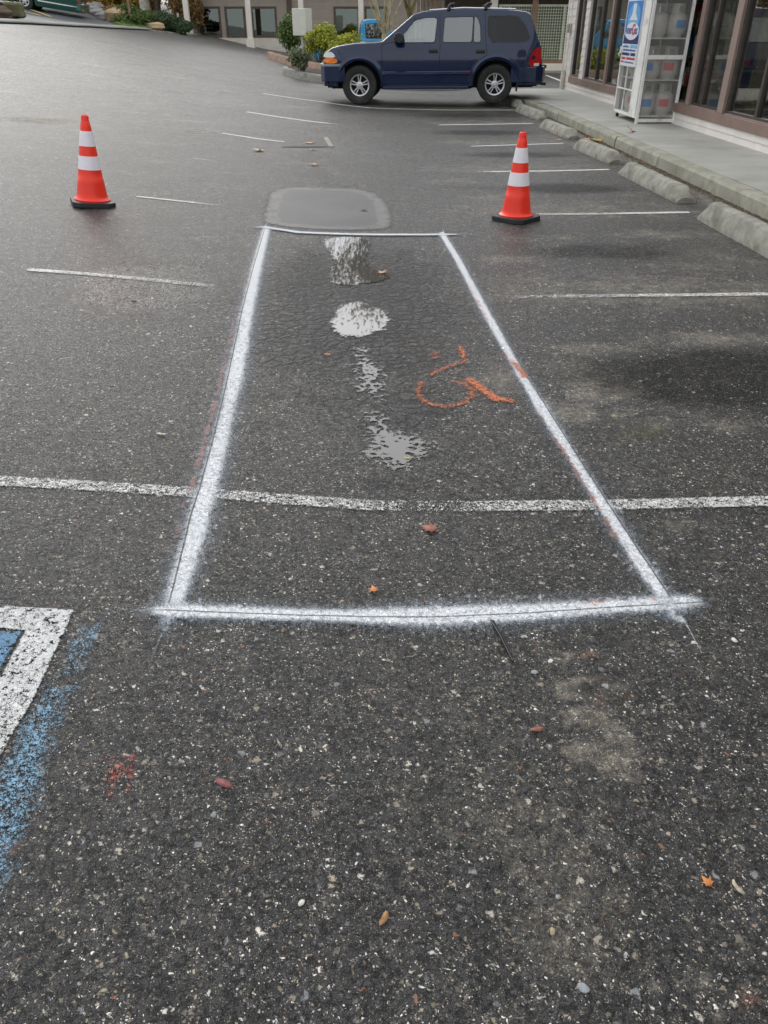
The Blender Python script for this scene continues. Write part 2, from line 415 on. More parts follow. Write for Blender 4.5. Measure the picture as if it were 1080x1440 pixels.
def bbox_of(pts): 
    a = [p[0] for p in pts]; b = [p[1] for p in pts]; return (min(a), min(b), max(a), max(b))
def smooth_poly(pts, n=3):
    for _ in range(n):
        q = []
        for i in range(len(pts)):
            a = pts[i]; b = pts[(i + 1) % len(pts)]
            q += [(a[0] * .75 + b[0] * .25, a[1] * .75 + b[1] * .25), (a[0] * .25 + b[0] * .75, a[1] * .25 + b[1] * .75)]
        pts = q
    return pts
# ---------------------------------------------------------------- the parking lot
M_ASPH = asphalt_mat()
def spaced(lo, hi, c, near, grow):
    a = [c]; 
    while a[-1] < hi: a.append(a[-1] + near + grow * abs(a[-1] - c))
    b = [c]
    while b[-1] > lo: b.append(b[-1] - near - grow * abs(b[-1] - c))
    return np.array(b[:0:-1] + a)
STAINS = []   # (kind, x, y, rx, ry, angle, amount)
def stain(kind, px, py, rx, ry, amt=1.0, ang=0.0):
    c = at(px, py); a = at(px - rx, py); b = at(px + rx, py); u_ = at(px, py - ry); d = at(px, py + ry)
    STAINS.append((kind, c[0], (u_[1] + d[1]) / 2, abs(b[0] - a[0]) / 2, abs(u_[1] - d[1]) / 2, ang, amt))
# old oil and tyre darkening down the middle of each bay, silt washed round it
for Y in (5.2, 7.9, 10.5, 13.0, 15.8, 18.5): STAINS.append(('silt', 1.9, Y + .1, 1.7, .55, 0, .52)); STAINS.append(('silt', 2.5, Y + .9, .6, .5, 0, .4))
for Y, x, rx, ry, am in ((3.75, 2.05, 1.05, .42, 1.1), (6.35, 1.75, .75, .30, .75), (9.2, 2.0, .8, .34, .95), (11.8, 1.9, .9, .3, .9), (14.4, 1.7, 1.0, .4, .9), (17.2, 1.5, 1.2, .5, .7), (9.25, 1.0, .6, .2, .5), (6.6, 2.3, .5, .2, .4)):
    STAINS.append(('oil', x, Y, rx, ry, 0, am))
for a in ((845, 550, 60, 20, .8), (800, 520, 60, 15, .5), (900, 585, 110, 22, .42), (1000, 478, 130, 14, .6), (840, 492, 90, 12, .55), (1010, 600, 60, 12, .5), (700, 530, 60, 25, .45),
          (720, 365, 60, 7, .6), (760, 335, 80, 6, .5), (930, 330, 90, 8, .6), (960, 375, 80, 6, .5), (700, 280, 80, 8, .5), (830, 285, 80, 6, .4), (640, 255, 70, 5, .5),
          (60, 170, 90, 6, .8), (150, 128, 80, 5, .6), (240, 160, 60, 4, .5), (380, 130, 60, 3, .4), (130, 70, 160, 6, .45), (250, 95, 120, 6, .4),
           (930, 1010, 60, 14, .3), (960, 740, 40, 14, .45), (950, 810, 40, 20, .3), (560, 250, 60, 5, .3), (640, 380, 60, 10, .2),
          (700, 1180, 220, 140, .36), (820, 1300, 200, 110, .36), (620, 1000, 160, 60, .25), (150, 950, 120, 60, .2)):
    stain('silt', *a)
rs_ = random.Random(19)
for k_ in range(26):
    t_ = rs_.random(); stain('silt', 790 + 70 * t_ + rs_.gauss(0, 28), 935 + 140 * t_ + rs_.gauss(0, 16), rs_.uniform(10, 34), rs_.uniform(6, 18), rs_.uniform(.45, .8), rs_.uniform(-.6, .6))
for k_ in range(10): stain('rust', 835 + rs_.gauss(0, 45), 990 + rs_.gauss(0, 35), rs_.uniform(6, 22), rs_.uniform(4, 9), rs_.uniform(.4, .7))
for k_ in range(14): stain('silt', 1010 + rs_.gauss(0, 45), 1385 + rs_.gauss(0, 35), rs_.uniform(8, 26), rs_.uniform(6, 16), rs_.uniform(.4, .7))
for k_ in range(8): stain('silt', 840 + rs_.gauss(0, 50), 560 + rs_.gauss(0, 22), rs_.uniform(20, 50), rs_.uniform(5, 12), rs_.uniform(.5, .9))
for a in ( (1050, 1405, 22, 20, .8), (5, 1195, 20, 15, .9), (75, 165, 50, 3, .6), (880, 985, 30, 10, .4)):
    stain('rust', *a)
for a in ((905, 610, 30, 10, .9), (290, 712, 26, 12, .8), (690, 712, 26, 5, .9), (875, 625, 25, 8, .6), (705, 1075, 30, 20, .25)):
    stain('moss', *a)
for a in ((200, 410, 150, 55, .8), (300, 340, 70, 16, .7), (420, 385, 70, 55, .6), (560, 390, 80, 55, .5), (230, 310, 90, 12, .5), (95, 430, 80, 30, .5), (520, 470, 80, 60, .45), (280, 185, 50, 5, .8), (290, 205, 60, 6, .6),
          (280, 255, 60, 6, .5), (440, 220, 30, 12, 1.0), (445, 245, 35, 14, .9), (470, 262, 50, 6, .8), (590, 258, 30, 4, .6), (150, 340, 140, 30, .4), (330, 60, 150, 6, .5), (60, 60, 120, 8, .4), (430, 150, 60, 8, .4), (560, 620, 60, 60, .4), (520, 540, 40, 50, .5)):
    stain('wet', *a)
for a in ((500, 450, 170, 110, .95), (430, 430, 90, 60, .6), (560, 570, 130, 110, .55), (640, 470, 70, 60, .4), (360, 640, 40, 60, .3), (650, 690, 230, 40, .4), (420, 380, 40, 30, .5)):
    stain('crack', *a)
def stain_fields(X, Y):
    f = {k: np.zeros(X.shape) for k in ('pale', 'silt', 'oil', 'wet', 'rust', 'moss', 'crack')}
    for k, x, y, rx, ry, an, am in STAINS:
        dx, dy = X - x, Y - y; ca, sa = cos(an), sin(an)
        q = np.sqrt(((dx * ca + dy * sa) / rx) ** 2 + ((dy * ca - dx * sa) / ry) ** 2)
        f[k] = np.maximum(f[k], am * np.clip(1.45 - q * .95, 0, 1))
    f['pale'] = np.clip((Y - 5) / 13, 0, 1) * np.clip(.55 + (-X - 1.5) * .10, .15, 1)  # lighter with distance and leftwards: worn tone plus sky sheen painted as colour
    f['silt'] = np.maximum(f['silt'], np.clip(1 - np.abs(X - (3.62 - .028 * Y)) / .22, 0, 1) * .85 * (X > 2) * (Y < 21))
    f['moss'] = np.maximum(f['moss'], np.clip(1 - np.abs(X - (3.70 - .028 * Y)) / .14, 0, 1) * .8 * (X > 2) * (Y < 21))
    return f
gx = spaced(-60, 60, 0, .022, .022); gy = spaced(-14, 75, 1.0, .022, .020)
# the asphalt ends behind a gutter at the street; beyond, the street and verges are sheets of their own
X, Y = np.meshgrid(gx, gy)
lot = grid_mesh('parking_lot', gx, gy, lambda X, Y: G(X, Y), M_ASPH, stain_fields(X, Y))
tag(lot, 'damp grey asphalt of the car park with pale stones showing', kind='structure')
M_SOIL = mat('distant_soil', (.08, .075, .045), .95, var=.4, vs=.3, bump=.02, bs=8)
MB().add([(-900, -300, -1.2), (900, -300, -1.2), (900, 900, -1.2), (-900, 900, -1.2)], [(0, 1, 2, 3)]).build('ground', M_SOIL)['kind'] = 'structure'

# ---------------------------------------------------------------- painted bay lines
M_LINE = paint_mat('worn_white_line_paint', (.78, .77, .73), .1, soft=.009)
def bay_line(pxs, width, keep, label, res=.02, seed=0):
    pts = [at(*p)[:2] for p in pxs]
    tot = line_cs(np.zeros(1), np.zeros(1), pts)[2]
    def fn(X, Y):
        a, s, _ = line_cs(X, Y, pts); return width / 2 - np.abs(a)
    def at_(X, Y, D):
        a, s, L = line_cs(X, Y, pts)
        return {'edge': D, 'keep': np.interp(s / L, *keep)}
    o = sheet('pavement_marking', fn, bbox_of(pts), res, .05, .004, M_LINE, at_)
    return tag(o, label, kind='structure')
bay_line([(-60, 675), (0, 678), (260, 693), (400, 703), (520, 712), (640, 713), (850, 711), (1080, 707), (1200, 705)], .078, ([0, .3, .38, .45, .5, .56, .62, 1], [.70, .67, .68, .62, .52, .57, .68, .74]), 'speckled white bay line crossing the sprayed outline in the foreground', .012)
bay_line([(45, 380), (120, 386), (220, 395), (295, 403)], .075, ([0, .5, 1], [.82, .72, .56]), 'worn white bay line at the left, below the left cone')
bay_line([(730, 418), (840, 417), (1080, 414), (1240, 412)], .075, ([0, .15, .3, 1], [.54, .6, .72, .85]), 'white bay line in front of the nearest wheel stop')
bay_line([(195, 277), (270, 285), (340, 293)], .065, ([0, .5, 1], [.95, .8, .3]), 'short faded white line between the left cone and the oval patch')
bay_line([(750, 302), (850, 301), (965, 299)], .085, ([0, .4, 1], [.68, .75, .9]), 'white bay line running right from the base of the right cone')
bay_line([(272, 223), (325, 229)], .06, ([0, 1], [.65, .4]), 'nearly worn away white line beyond the left cone')
bay_line([(665, 242), (770, 241), (853, 239)], .085, ([0, .2, 1], [.4, .9, 1.1]), 'white bay line passing just behind the middle of the right cone')
bay_line([(315, 188), (360, 195), (430, 203)], .085, ([0, .6, 1], [1.1, 1.0, .7]), 'white line ending at the sunken drain slab')
bay_line([(665, 206), (790, 202)], .085, ([0, 1], [.8, 1.2]), 'white bay line behind the tip of the right cone', .03)
bay_line([(350, 158), (475, 175), (530, 177), (570, 177)], .10, ([0, .5, .58, 1], [1.2, 1.2, .6, .3]), 'white line in the second row from the parked suv', .03)
bay_line([(620, 176), (747, 174)], .10, ([0, 1], [1.0, 1.2]), 'white bay line in front of the fifth wheel stop', .03)
bay_line([(372, 132), (450, 143), (520, 152), (620, 155), (740, 155)], .10, ([0, .4, .5, 1], [1.3, 1.2, .8, .9]), 'white line running under the near side of the blue suv', .03)
bay_line([(768, 106), (800, 118)], .12, ([0, 1], [1.2, 1.2]), 'white line on the far lane behind the suv tail', .05)

# ---------------------------------------------------------------- accessible bay corner
M_WHITE = paint_mat('thick_white_marking_paint', (.76, .76, .74), .2, soft=.006, breakup=34)
M_BLUE = paint_mat('blue_marking_paint', (.12, .27, .43), .2, soft=.006, breakup=30)
M_BLUE2 = paint_mat('scuffed_blue_marking_paint', (.20, .38, .53), .2, soft=.05, breakup=22, amp=1.6)
def poly_mark(pxs, m, keep, label, off=.004, res=.012, margin=.02, name='pavement_marking', sm=0, extra=None, jit=0):
    pts = [at(*p)[:2] for p in pxs]
    if sm: pts = smooth_poly(pts, sm)
    fn = lambda X, Y: poly_sd(X, Y, pts)
    def at_(X, Y, D):
        d = {'edge': D, 'keep': keep(X, Y, D) if callable(keep) else keep}
        if extra: d.update(extra)
        return d
    o = sheet(name, fn, bbox_of(pts), res, margin, off, m, at_)
    return tag(o, label, kind='structure')
poly_mark([(-180, 845), (0, 853), (107, 859), (95, 885), (45, 990), (0, 1072), (-180, 1390), (-330, 1390), (-70, 1058), (0, 955), (36, 888), (0, 886), (-180, 878)], M_WHITE, .78, 'thick white corner stripe of the blue accessible bay at the left edge')
poly_mark([(-240, 882), (0, 889), (33, 891), (0, 947), (-75, 1048), (-300, 1296)], M_BLUE, .80, 'blue painted field inside the white corner stripe', off=.0052)
poly_mark([(112, 962), (100, 990), (60, 1120), (30, 1215), (-20, 1330), (-190, 1420), (-60, 1180), (0, 1075), (62, 962)], M_BLUE2, .60, 'scuffed blue paint band outside the white corner stripe', margin=.07, off=.0026)
poly_mark([(150, 876), (135, 930), (112, 960), (70, 960), (108, 878)], M_BLUE2, .50, 'last flecks of blue paint beside the white corner', margin=.07, off=.0058)

# ---------------------------------------------------------------- the sprayed outline
M_SPRAY = spray_mat('fresh_white_aerosol_paint', (.86, .88, .90))
OUT = {'co': [], 'q': [], 'a': {k: [] for k in ('across', 'wide', 'shift', 'keep', 'red', 'cut')}}
def spray(pxs, wide, shift, keep, red, cut, off, res=.012, margin=.17):
    pts = [at(*p)[:2] for p in pxs]
    x0, y0, x1, y1 = bbox_of(pts)
    xs = np.arange(x0 - margin, x1 + margin + res, res); ys = np.arange(y0 - margin, y1 + margin + res * 1.5, res * 1.5)
    X, Y = np.meshgrid(xs, ys); a, s, L = line_cs(X, Y, pts); n, m = X.shape
    # end caps fade along the run
    t = s / L
    i = np.arange(n * m).reshape(n, m)
    q = np.stack([i[:-1, :-1], i[:-1, 1:], i[1:, 1:], i[1:, :-1]], -1).reshape(-1, 4)
    q = q[(np.abs(a).ravel() < margin)[q].any(1)]
    used = np.unique(q); rm = np.full(n * m, -1); rm[used] = np.arange(len(used)); q = rm[q]
    b = sum(len(c) for c in OUT['co'])
    OUT['co'].append(np.stack([X, Y, G(X, Y) + off], -1).reshape(-1, 3)[used]); OUT['q'].append(q + b)
    vals = {'across': a, 'wide': WK[0] * np.interp(t, *wide), 'shift': np.interp(t, *shift), 'keep': WK[1] * np.interp(t, *keep), 'red': np.interp(t, *red) * np.clip(1 - np.abs(a - REDSIDE[0]) / .030, 0, 1), 'cut': cut * np.clip(np.interp(t, [0, .03, .97, 1], [0, 1, 1, 0]), 0, 1)}
    for k, v in vals.items(): OUT['a'][k].append(np.asarray(v, float).ravel()[used])
REDSIDE = [.032]; WK = (1.0, .84)
# left side (runs away from the viewer; across > 0 is its left)
spray([(228, 885), (236, 862), (252, 800), (268, 730), (281, 690), (300, 620), (318, 545), (340, 440), (357, 375), (373, 321)], ([0, .1, .3, .6, 1], [.040, .048, .052, .056, .046]), ([0, .1, .5, 1], [-.008, -.030, -.034, -.012]), ([0, .03, .12, .3, .35, .5, .8, 1], [.35, .95, 1.1, .8, 1.1, 1.0, .98, 1.05]), ([0, .2, .45, .6, .8, 1], [.25, .95, .8, .7, .7, .3]), 1.0, .0055)
REDSIDE = [.030]; WK = (1.15, 1.0)
# near side
spray([(205, 861), (236, 862), (400, 868), (520, 871), (610, 872), (720, 867), (850, 858), (948, 853), (1000, 850)], ([0, .1, .35, .5, .9, 1], [.028, .030, .026, .042, .035, .034]), ([0, .5, 1], [.0, .004, .006]), ([0, .04, .1, .3, .38, .6, .85, .92, .96, 1], [.3, 1.0, 1.0, .95, 1.2, 1.05, .85, 1.15, .7, .12]), ([0, .1, .25, .5, .7, .9, 1], [0, .3, .2, .1, .45, .6, 0]), .9, .0065)
REDSIDE = [.050]; WK = (.88, .95)
# right side
spray([(957, 868), (948, 853), (900, 780), (845, 695), (790, 610), (740, 530), (700, 458), (676, 415), (650, 368), (626, 330)], ([0, .2, .3, .4, .6, 1], [.036, .036, .040, .034, .040, .040]), ([0, .35, .6, 1], [.022, .026, .034, .028]), ([0, .04, .1, .2, .3, .34, .5, .8, 1], [.5, 1.05, .9, .8, 1.1, .85, .95, .92, .95]), ([0, .1, .2, .35, .5, .62, .75, 1], [0, .8, .85, .2, .6, .8, .4, .3]), 1.0, .0075)
REDSIDE = [-.03]; WK = (.9, 1.0)
# far side
spray([(362, 321), (373, 321), (420, 328), (500, 331), (626, 331), (640, 331)], ([0, 1], [.034, .034]), ([0, 1], [0, 0]), ([0, .05, .5, .93, 1], [.4, 1.15, 1.2, 1.1, .5]), ([0, 1], [0, .2]), 0.0, .0085, margin=.12)
o = raw_mesh('pavement_marking', np.concatenate(OUT['co']), np.concatenate(OUT['q']), M_SPRAY, {k: np.concatenate(v) for k, v in OUT['a'].items()})
tag(o, 'fresh white spray painted rectangle outline with a thin dark chalk line through it', kind='structure')

# orange survey scrawls
M_ORANGE = paint_mat('orange_survey_paint', (.68, .18, .05), .03, soft=.026, breakup=40, amp=.6)
M_RED = paint_mat('faded_red_survey_paint', (.50, .10, .06), .03, soft=.016, breakup=40)
def scrawl(strokes, m, label, res=.008, off=.0045):
    P = [([at(*p)[:2] for p in pxs], w, k) for pxs, w, k in strokes]
    allp = [p for s in P for p in s[0]]
    def fn(X, Y):
        D = np.full(X.shape, -1e9)
        for pts, w, k in P: D = np.maximum(D, w / 2 - np.abs(line_cs(X, Y, pts)[0]))
        return D
    def at_(X, Y, D):
        K = np.zeros(X.shape); W = np.zeros(X.shape)
        for pts, w, k in P:
            e = w / 2 - np.abs(line_cs(X, Y, pts)[0]); wt = np.clip(e + .03, 0, 1) ** 2 + 1e-9
            K += k * wt; W += wt
        return {'edge': D, 'keep': K / W}
    return tag(sheet('pavement_marking', fn, bbox_of(allp), res, .04, off, m, at_), label, kind='structure')
scrawl([([(592, 540), (588, 552), (592, 563), (606, 570), (628, 573), (650, 569), (664, 560), (664, 549), (652, 541), (638, 538)], .050, .72),
        ([(661, 536), (672, 544), (688, 556), (700, 562), (716, 564)], .075, .84)], M_ORANGE, 'orange sprayed hook mark with a heavy slash inside the white outline')
scrawl([([(562, 488), (600, 485), (640, 483)], .03, .54), ([(646, 488), (650, 498), (652, 503)], .05, .82), ([(612, 497), (613, 504)], .06, .70), ([(566, 500), (630, 501)], .03, .5),
        ([(656, 508), (640, 514), (622, 520), (608, 528)], .05, .74), ([(575, 510), (600, 516), (628, 524)], .03, .52)], M_ORANGE, 'faint orange sprayed letters above the hook mark', off=.0050)
scrawl([([(128, 1072), (150, 1068), (190, 1068)], .02, .5), ([(188, 1066), (186, 1090), (181, 1112)], .022, .72), ([(160, 1075), (157, 1100), (156, 1120)], .03, .55), ([(160, 1078), (175, 1085), (160, 1095)], .03, .6)], M_RED, 'faded red scrawl beside the blue paint')
scrawl([([(708, 500), (718, 510)], .05, .6), ([(722, 512), (730, 522), (738, 532)], .05, .85)], M_ORANGE, 'orange dashes on the inner edge of the right sprayed line', off=.0095)

# ---------------------------------------------------------------- puddles
M_WATER = puddle_mat()
def puddle(pxs, rag, label, res=.012, mir=.12):
    return poly_mark(pxs, M_WATER, 1.0, label, off=.0035, res=res, margin=.05, name='puddle', sm=2, extra={'rag': rag, 'mirror': mir})
puddle([(452, 335), (500, 333), (520, 337), (522, 352), (512, 366), (520, 378), (548, 384), (545, 397), (520, 399), (490, 404), (462, 398), (462, 380), (470, 366), (458, 350)], 1.6, 'puddle touching the far side of the sprayed outline')
puddle([(462, 452), (478, 430), (500, 422), (530, 432), (552, 446), (545, 462), (520, 472), (490, 476), (468, 468)], 1.9, 'rounded puddle in the cracked asphalt, second from the far side of the outline')
puddle([(498, 494), (512, 490), (526, 505), (534, 520), (540, 552), (526, 562), (508, 545), (500, 520)], 4.2, 'broken narrow puddle left of the orange hook mark', .008, .0)
puddle([(512, 602), (522, 575), (540, 598), (575, 612), (604, 622), (600, 640), (576, 660), (545, 662), (520, 642)], 4.6, 'broken shallow puddle nearest the worn bay line', .008, .0)

# ---------------------------------------------------------------- the sealed oval patch
def patch_mat():
    m, t = newmat('smooth_sealed_asphalt'); P = t.n('ShaderNodeNewGeometry').outputs['Position']
    e = t.attr('edge'); n1 = t.noise(P, 5.0, 5, .65); n2 = t.noise(P, 150.0, 4, .8); n3 = t.noise(P, 1.2, 3)
    x = t.m('ADD', e, t.m('MULTIPLY', t.m('SUBTRACT', n1, .5), .24))
    rim = t.ss(x, .17, .20, 1, 0)
    c = t.mix(t.ss(n3, .3, .7), (.046, .046, .050), (.078, .076, .072)); c = t.mix(t.m('MULTIPLY', rim, t.ss(n1, .3, .6, .1, .75)), c, (.16, .155, .142)); c = t.mix(t.ss(t.noise(P, 26.0, 4, .7), .4, .7, 0, .45), c, (.05, .048, .045))
    c = t.mix(t.ss(n2, .45, .8, 0, .5), c, (.03, .03, .03)); c = t.mix(t.ss(n2, .25, .4, .35, 0), c, (.2, .19, .17))
    bmp = t.n('ShaderNodeBump', {'Strength': 1.0, 'Distance': .003, 'Height': n2}).outputs[0]
    sh = pbsdf(t, col=c, rough=.5, spec=.3, nrm=bmp)
    mask = t.ss(t.m('ADD', e, t.m('MULTIPLY', t.m('SUBTRACT', t.noise(P, 16.0, 5, .75), .5), .16)), .0, .10)
    out(t, t.n('ShaderNodeMixShader', {0: mask, 1: t.n('ShaderNodeBsdfTransparent').outputs[0], 2: sh}).outputs[0]); return m
poly_mark([(362, 310), (366, 290), (374, 268), (400, 263), (440, 263), (500, 265), (530, 270), (548, 282), (556, 300), (560, 322), (520, 326), (440, 325), (372, 318)], patch_mat(), 1.0, 'smooth oval sealed patch with a pale rim beyond the sprayed outline', off=.003, res=.03, margin=.05, name='pavement_marking', sm=2)

# sunken drain slab
M_CONC = mat('weathered_concrete', (.30, .285, .24), .9, var=.16, vs=7, bump=.004, bs=90, dirt=(.14, .135, .085), ds=3.5)
a, b, c, d = at(396, 207), at(466, 207), at(458, 194), at(404, 193)
q = MB()
zz = .02
for p0, p1, w in ((c, b, .07),):
    q.bar((p0[0], p0[1], p0[2] - .004), (p1[0], p1[1], p1[2] - .004), w, .03)
sl = MB().add([(p[0], p[1], p[2] + .006) for p in (a, b, c, d)], [(0, 1, 2, 3)])
dr = thing('drain_cover', ((a[0] + b[0]) / 2, (a[1] + c[1]) / 2, a[2]), 0, 'sunken rectangular drain slab with a pale concrete edge at the end of the gutter line', 'drain cover')
def reparent(o, p):
    o.parent = p; o.matrix_parent_inverse = Matrix.Translation(-Vector(p.location)) if abs(p.rotation_euler[2]) < 1e-6 else (Matrix.Translation(p.location) @ Matrix.Rotation(p.rotation_euler[2], 4, 'Z')).inverted(); return o
reparent(sl.build('slab', M_ASPH), dr)
reparent(q.build('edge_strip', M_CONC), dr)

# ---------------------------------------------------------------- kerb and walk on the right
KERB = [(-8, 4.05), (0, 3.80), (7.7, 3.585), (12.3, 3.43), (15.3, 3.33), (18.5, 3.17), (20.2, 2.95), (21.6, 2.66)]
def kx(y): return float(np.interp(y, [k[0] for k in KERB], [k[1] for k in KERB]))
def wallx(y): return 5.17 - .0245 * y
M_KERB = mat('mossy_kerb_concrete', (.31, .30, .24), .9, var=.22, vs=6, bump=.005, bs=70, dirt=(.10, .105, .05), ds=3.0)
M_WALK = mat('walk_concrete', (.36, .355, .32), .72, var=.10, vs=1.6, bump=.0015, bs=140, dirt=(.22, .215, .185), ds=.9)
kb = MB(); y = -6.0; rnd = random.Random(3)
while y < 21.4:
    L = 1.86 if y < 17 else 1.2; y2 = min(y + L, 21.6); n = 4
    ys = [y + .007 + (y2 - y - .014) * k / n for k in range(n + 1)]; dz = rnd.uniform(-.006, .006); dx = rnd.uniform(-.01, .01)
    prof = [(.02, -.3), (0, .0), (.012, .115), (.035, .145), (.17, .150), (.17, -.3)]
    vs = [(kx(yy) + dx + px_, yy, pz + dz) for yy in ys for px_, pz in prof]; m_ = len(prof)
    fs = [(i * m_ + k, i * m_ + k + 1, (i + 1) * m_ + k + 1, (i + 1) * m_ + k) for i in range(n) for k in range(m_ - 1)]
    fs += [tuple(range(m_)), tuple(n * m_ + k for k in range(m_))]
    kb.add(vs, fs); y = y2
kb.build('kerb', M_KERB)['kind'] = 'structure'
wk = MB(); ys = [-6, -4.2, -1.1, 2.0, 5.1, 8.2, 11.3, 14.4, 17.5, 20.6, 22.6]
for a_, b_ in zip(ys, ys[1:]):
    for (u0, u1) in ((0, 1),):
        pa = [(kx(yy) + .178, yy) for yy in np.linspace(a_ + .006, b_ - .006, 5)]; pb = [(wallx(yy) + .3, yy) for yy in np.linspace(b_ - .006, a_ + .006, 5)]
        wk.prism(pa + pb, 2, -.3, .153)
w_ = wk.build('sidewalk', M_WALK); tag(w_, kind='structure')
# grit and needles collected along the kerb foot
M_GRIT = mat('gutter_litter', (.16, .11, .055), .95, var=.5, vs=40)
gr = MB(); rnd = random.Random(12)
for _ in range(1500):
    yy = rnd.uniform(4, 21) ; xx = kx(yy) - abs(rnd.gauss(0, .07)) - .01
    a_ = rnd.uniform(0, pi); l = rnd.uniform(.006, .022); zz = g(xx, yy) + .004
    gr.bar((xx - l * cos(a_), yy - l * sin(a_), zz), (xx + l * cos(a_), yy + l * sin(a_), zz + rnd.uniform(0, .006)), .004)
tag(gr.build('leaf_litter', M_GRIT, fix=False), 'brown needles and grit gathered along the foot of the kerb', 'litter', kind='stuff')

# ---------------------------------------------------------------- wheel stops
M_STOP = mat('wheel_stop_concrete', (.30, .29, .245), .92, var=.25, vs=9, bump=.006, bs=55, dirt=(.12, .115, .07), ds=3)
STOPS = [((2.93, 7.60), (3.02, 5.72), 'concrete wheel stop cut by the right edge of the photo, nearest of the row', .18),
         ((2.86, 10.22), (2.98, 8.36), 'cracked concrete wheel stop right of the cone, second nearest of the row', .15),
         ((2.77, 12.50), (2.93, 10.98), 'concrete wheel stop with a groove across it beside the orange leaf cluster', .15),
         ((2.74, 15.25), (2.91, 13.50), 'clean ended concrete wheel stop with a tiny leaf at its near corner', .14),
         ((2.74, 18.20), (2.90, 16.35), 'concrete wheel stop closest in front of the parked suv rear wheel', .15),
         ((2.72, 20.40), (2.86, 18.95), 'rounded wheel stop end peeking out beside the suv tyre', .15)]
def wheel_stop(i, a, b, label, h):
    L = math.hypot(b[0] - a[0], b[1] - a[1]); w = .22
    n = 26; prof = [(-w / 2, 0), (-w / 2, h * .38), (-w * .27, h * .93), (-w * .12, h), (w * .12, h), (w * .27, h * .93), (w / 2, h * .38), (w / 2, 0)]
    rnd = random.Random(i * 7 + 1); vs = []; m_ = len(prof); cuts = [rnd.uniform(.35, .65)] if i != 3 else []
    for k in range(n + 1):
        t = k / n; x = (t - .5) * L; e = min(t, 1 - t) * L
        sh = min(1, .35 + e / .13 * .65) if e < .13 else 1
        for c_ in cuts:
            if abs(t - c_) < .5 / n: sh *= .93
        jz = rnd.uniform(-.004, .004)
        for px_, pz in prof:
            vs.append((x + rnd.uniform(-.003, .003), px_ * (.86 + .14 * sh) + rnd.uniform(-.003, .003), pz * sh + (jz if pz > 0 else 0)))
    fs = [(j * m_ + k, j * m_ + k + 1, (j + 1) * m_ + k + 1, (j + 1) * m_ + k) for j in range(n) for k in range(m_ - 1)]
    fs += [tuple(range(m_)), tuple(n * m_ + k for k in range(m_))]
    o = MB().add(vs, fs).build('wheel_stop', M_STOP, smooth=True)
    ang = atan2(a[1] - b[1], a[0] - b[0]); cx, cy = (a[0] + b[0]) / 2 + w / 2, (a[1] + b[1]) / 2
    o.location = (cx, cy, g(cx, cy) - .004); o.rotation_euler = (0, 0, ang)
    return tag(o, label, 'wheel stop', 'concrete wheel stops along the kerb')
for i, (a, b, lab, h) in enumerate(STOPS): wheel_stop(i, a, b, lab, h)

# ---------------------------------------------------------------- traffic cones
def plastic(name, col, rough=.4):
    m, t = newmat(name); P = t.n('ShaderNodeTexCoord').outputs['Object']
    c = t.mix(t.ss(t.noise(P, 11.0, 5), .5, .8, 0, .25), col, tuple(v * .55 + .02 for v in col))
    c = t.mix(t.ss(t.noise(P, 34.0, 6, .8), .60, .72, 0, .5), c, (.16, .12, .10))
    out(t, pbsdf(t, col=c, rough=rough, nrm=t.n('ShaderNodeBump', {'Strength': .3, 'Distance': .002, 'Height': t.noise(P, 18.0, 3)}).outputs[0])); return m
M_CONE = plastic('cone_orange_plastic', (.93, .035, .010)); M_BAND = plastic('cone_white_sleeve', (.84, .80, .83), .32); M_RUB = plastic('black_rubber', (.022, .024, .024), .6)
def make_cone(loc, rz, label):
    r = thing('traffic_cone', loc, rz, label, 'traffic cone', 'traffic cones guarding the sprayed outline')
    s_ = .185; c_ = .055
    poly = [(s_ - c_, -s_), (s_, -s_ + c_), (s_, s_ - c_), (s_ - c_, s_), (-s_ + c_, s_), (-s_, s_ - c_), (-s_, -s_ + c_), (-s_ + c_, -s_)]
    MB().prism(poly, 2, .0, .042).build('base', M_RUB, r, bevel=.006)
    H0, H1 = .042, .745; R0, R1 = .136, .030
    def rr(z): return R0 + (R1 - R0) * (z - .06) / (H1 - .06)
    zs = sorted(set([round(float(z), 3) for z in np.linspace(.1, .685, 14)]))
    prof = [(.158, H0), (.160, .052), (.150, .060), (.141, .066), (rr(.075) + .001, .078)]
    for z in zs:
        prof.append((rr(z), z))
        if abs(z - .235) < .025: prof += [(rr(z) - .0025, z + .003)]
    prof += [(rr(.69) - .004, .692), (.034, .70), (.033, .725), (.028, .738), (.020, .742), (.018, .72), (.020, .62)]
    MB().lathe(prof, 40).build('cone_body', M_CONE, r, smooth=True)
    for z0, z1 in ((.305, .415), (.495, .615)):
        MB().lathe([(rr(z0) - .001, z0), (rr(z0) + .0025, z0), (rr(z1) + .0025, z1), (rr(z1) - .001, z1)], 40).build('reflective_band', M_BAND, r, smooth=True)
    return r
ca = at(131, 288); cb = at(725, 309)
cone0 = make_cone((ca[0], ca[1], ca[2]), radians(14), 'orange traffic cone with two white bands left of the sprayed outline')
cone0.rotation_euler = (0, radians(5.4), radians(24))
cone1 = copy_tree(cone0); cone1.location = (cb[0], cb[1], cb[2]); cone1.rotation_euler = (0, 0, radians(45))
cone1['label'] = 'orange traffic cone with two white bands in front of the right wheel stops'

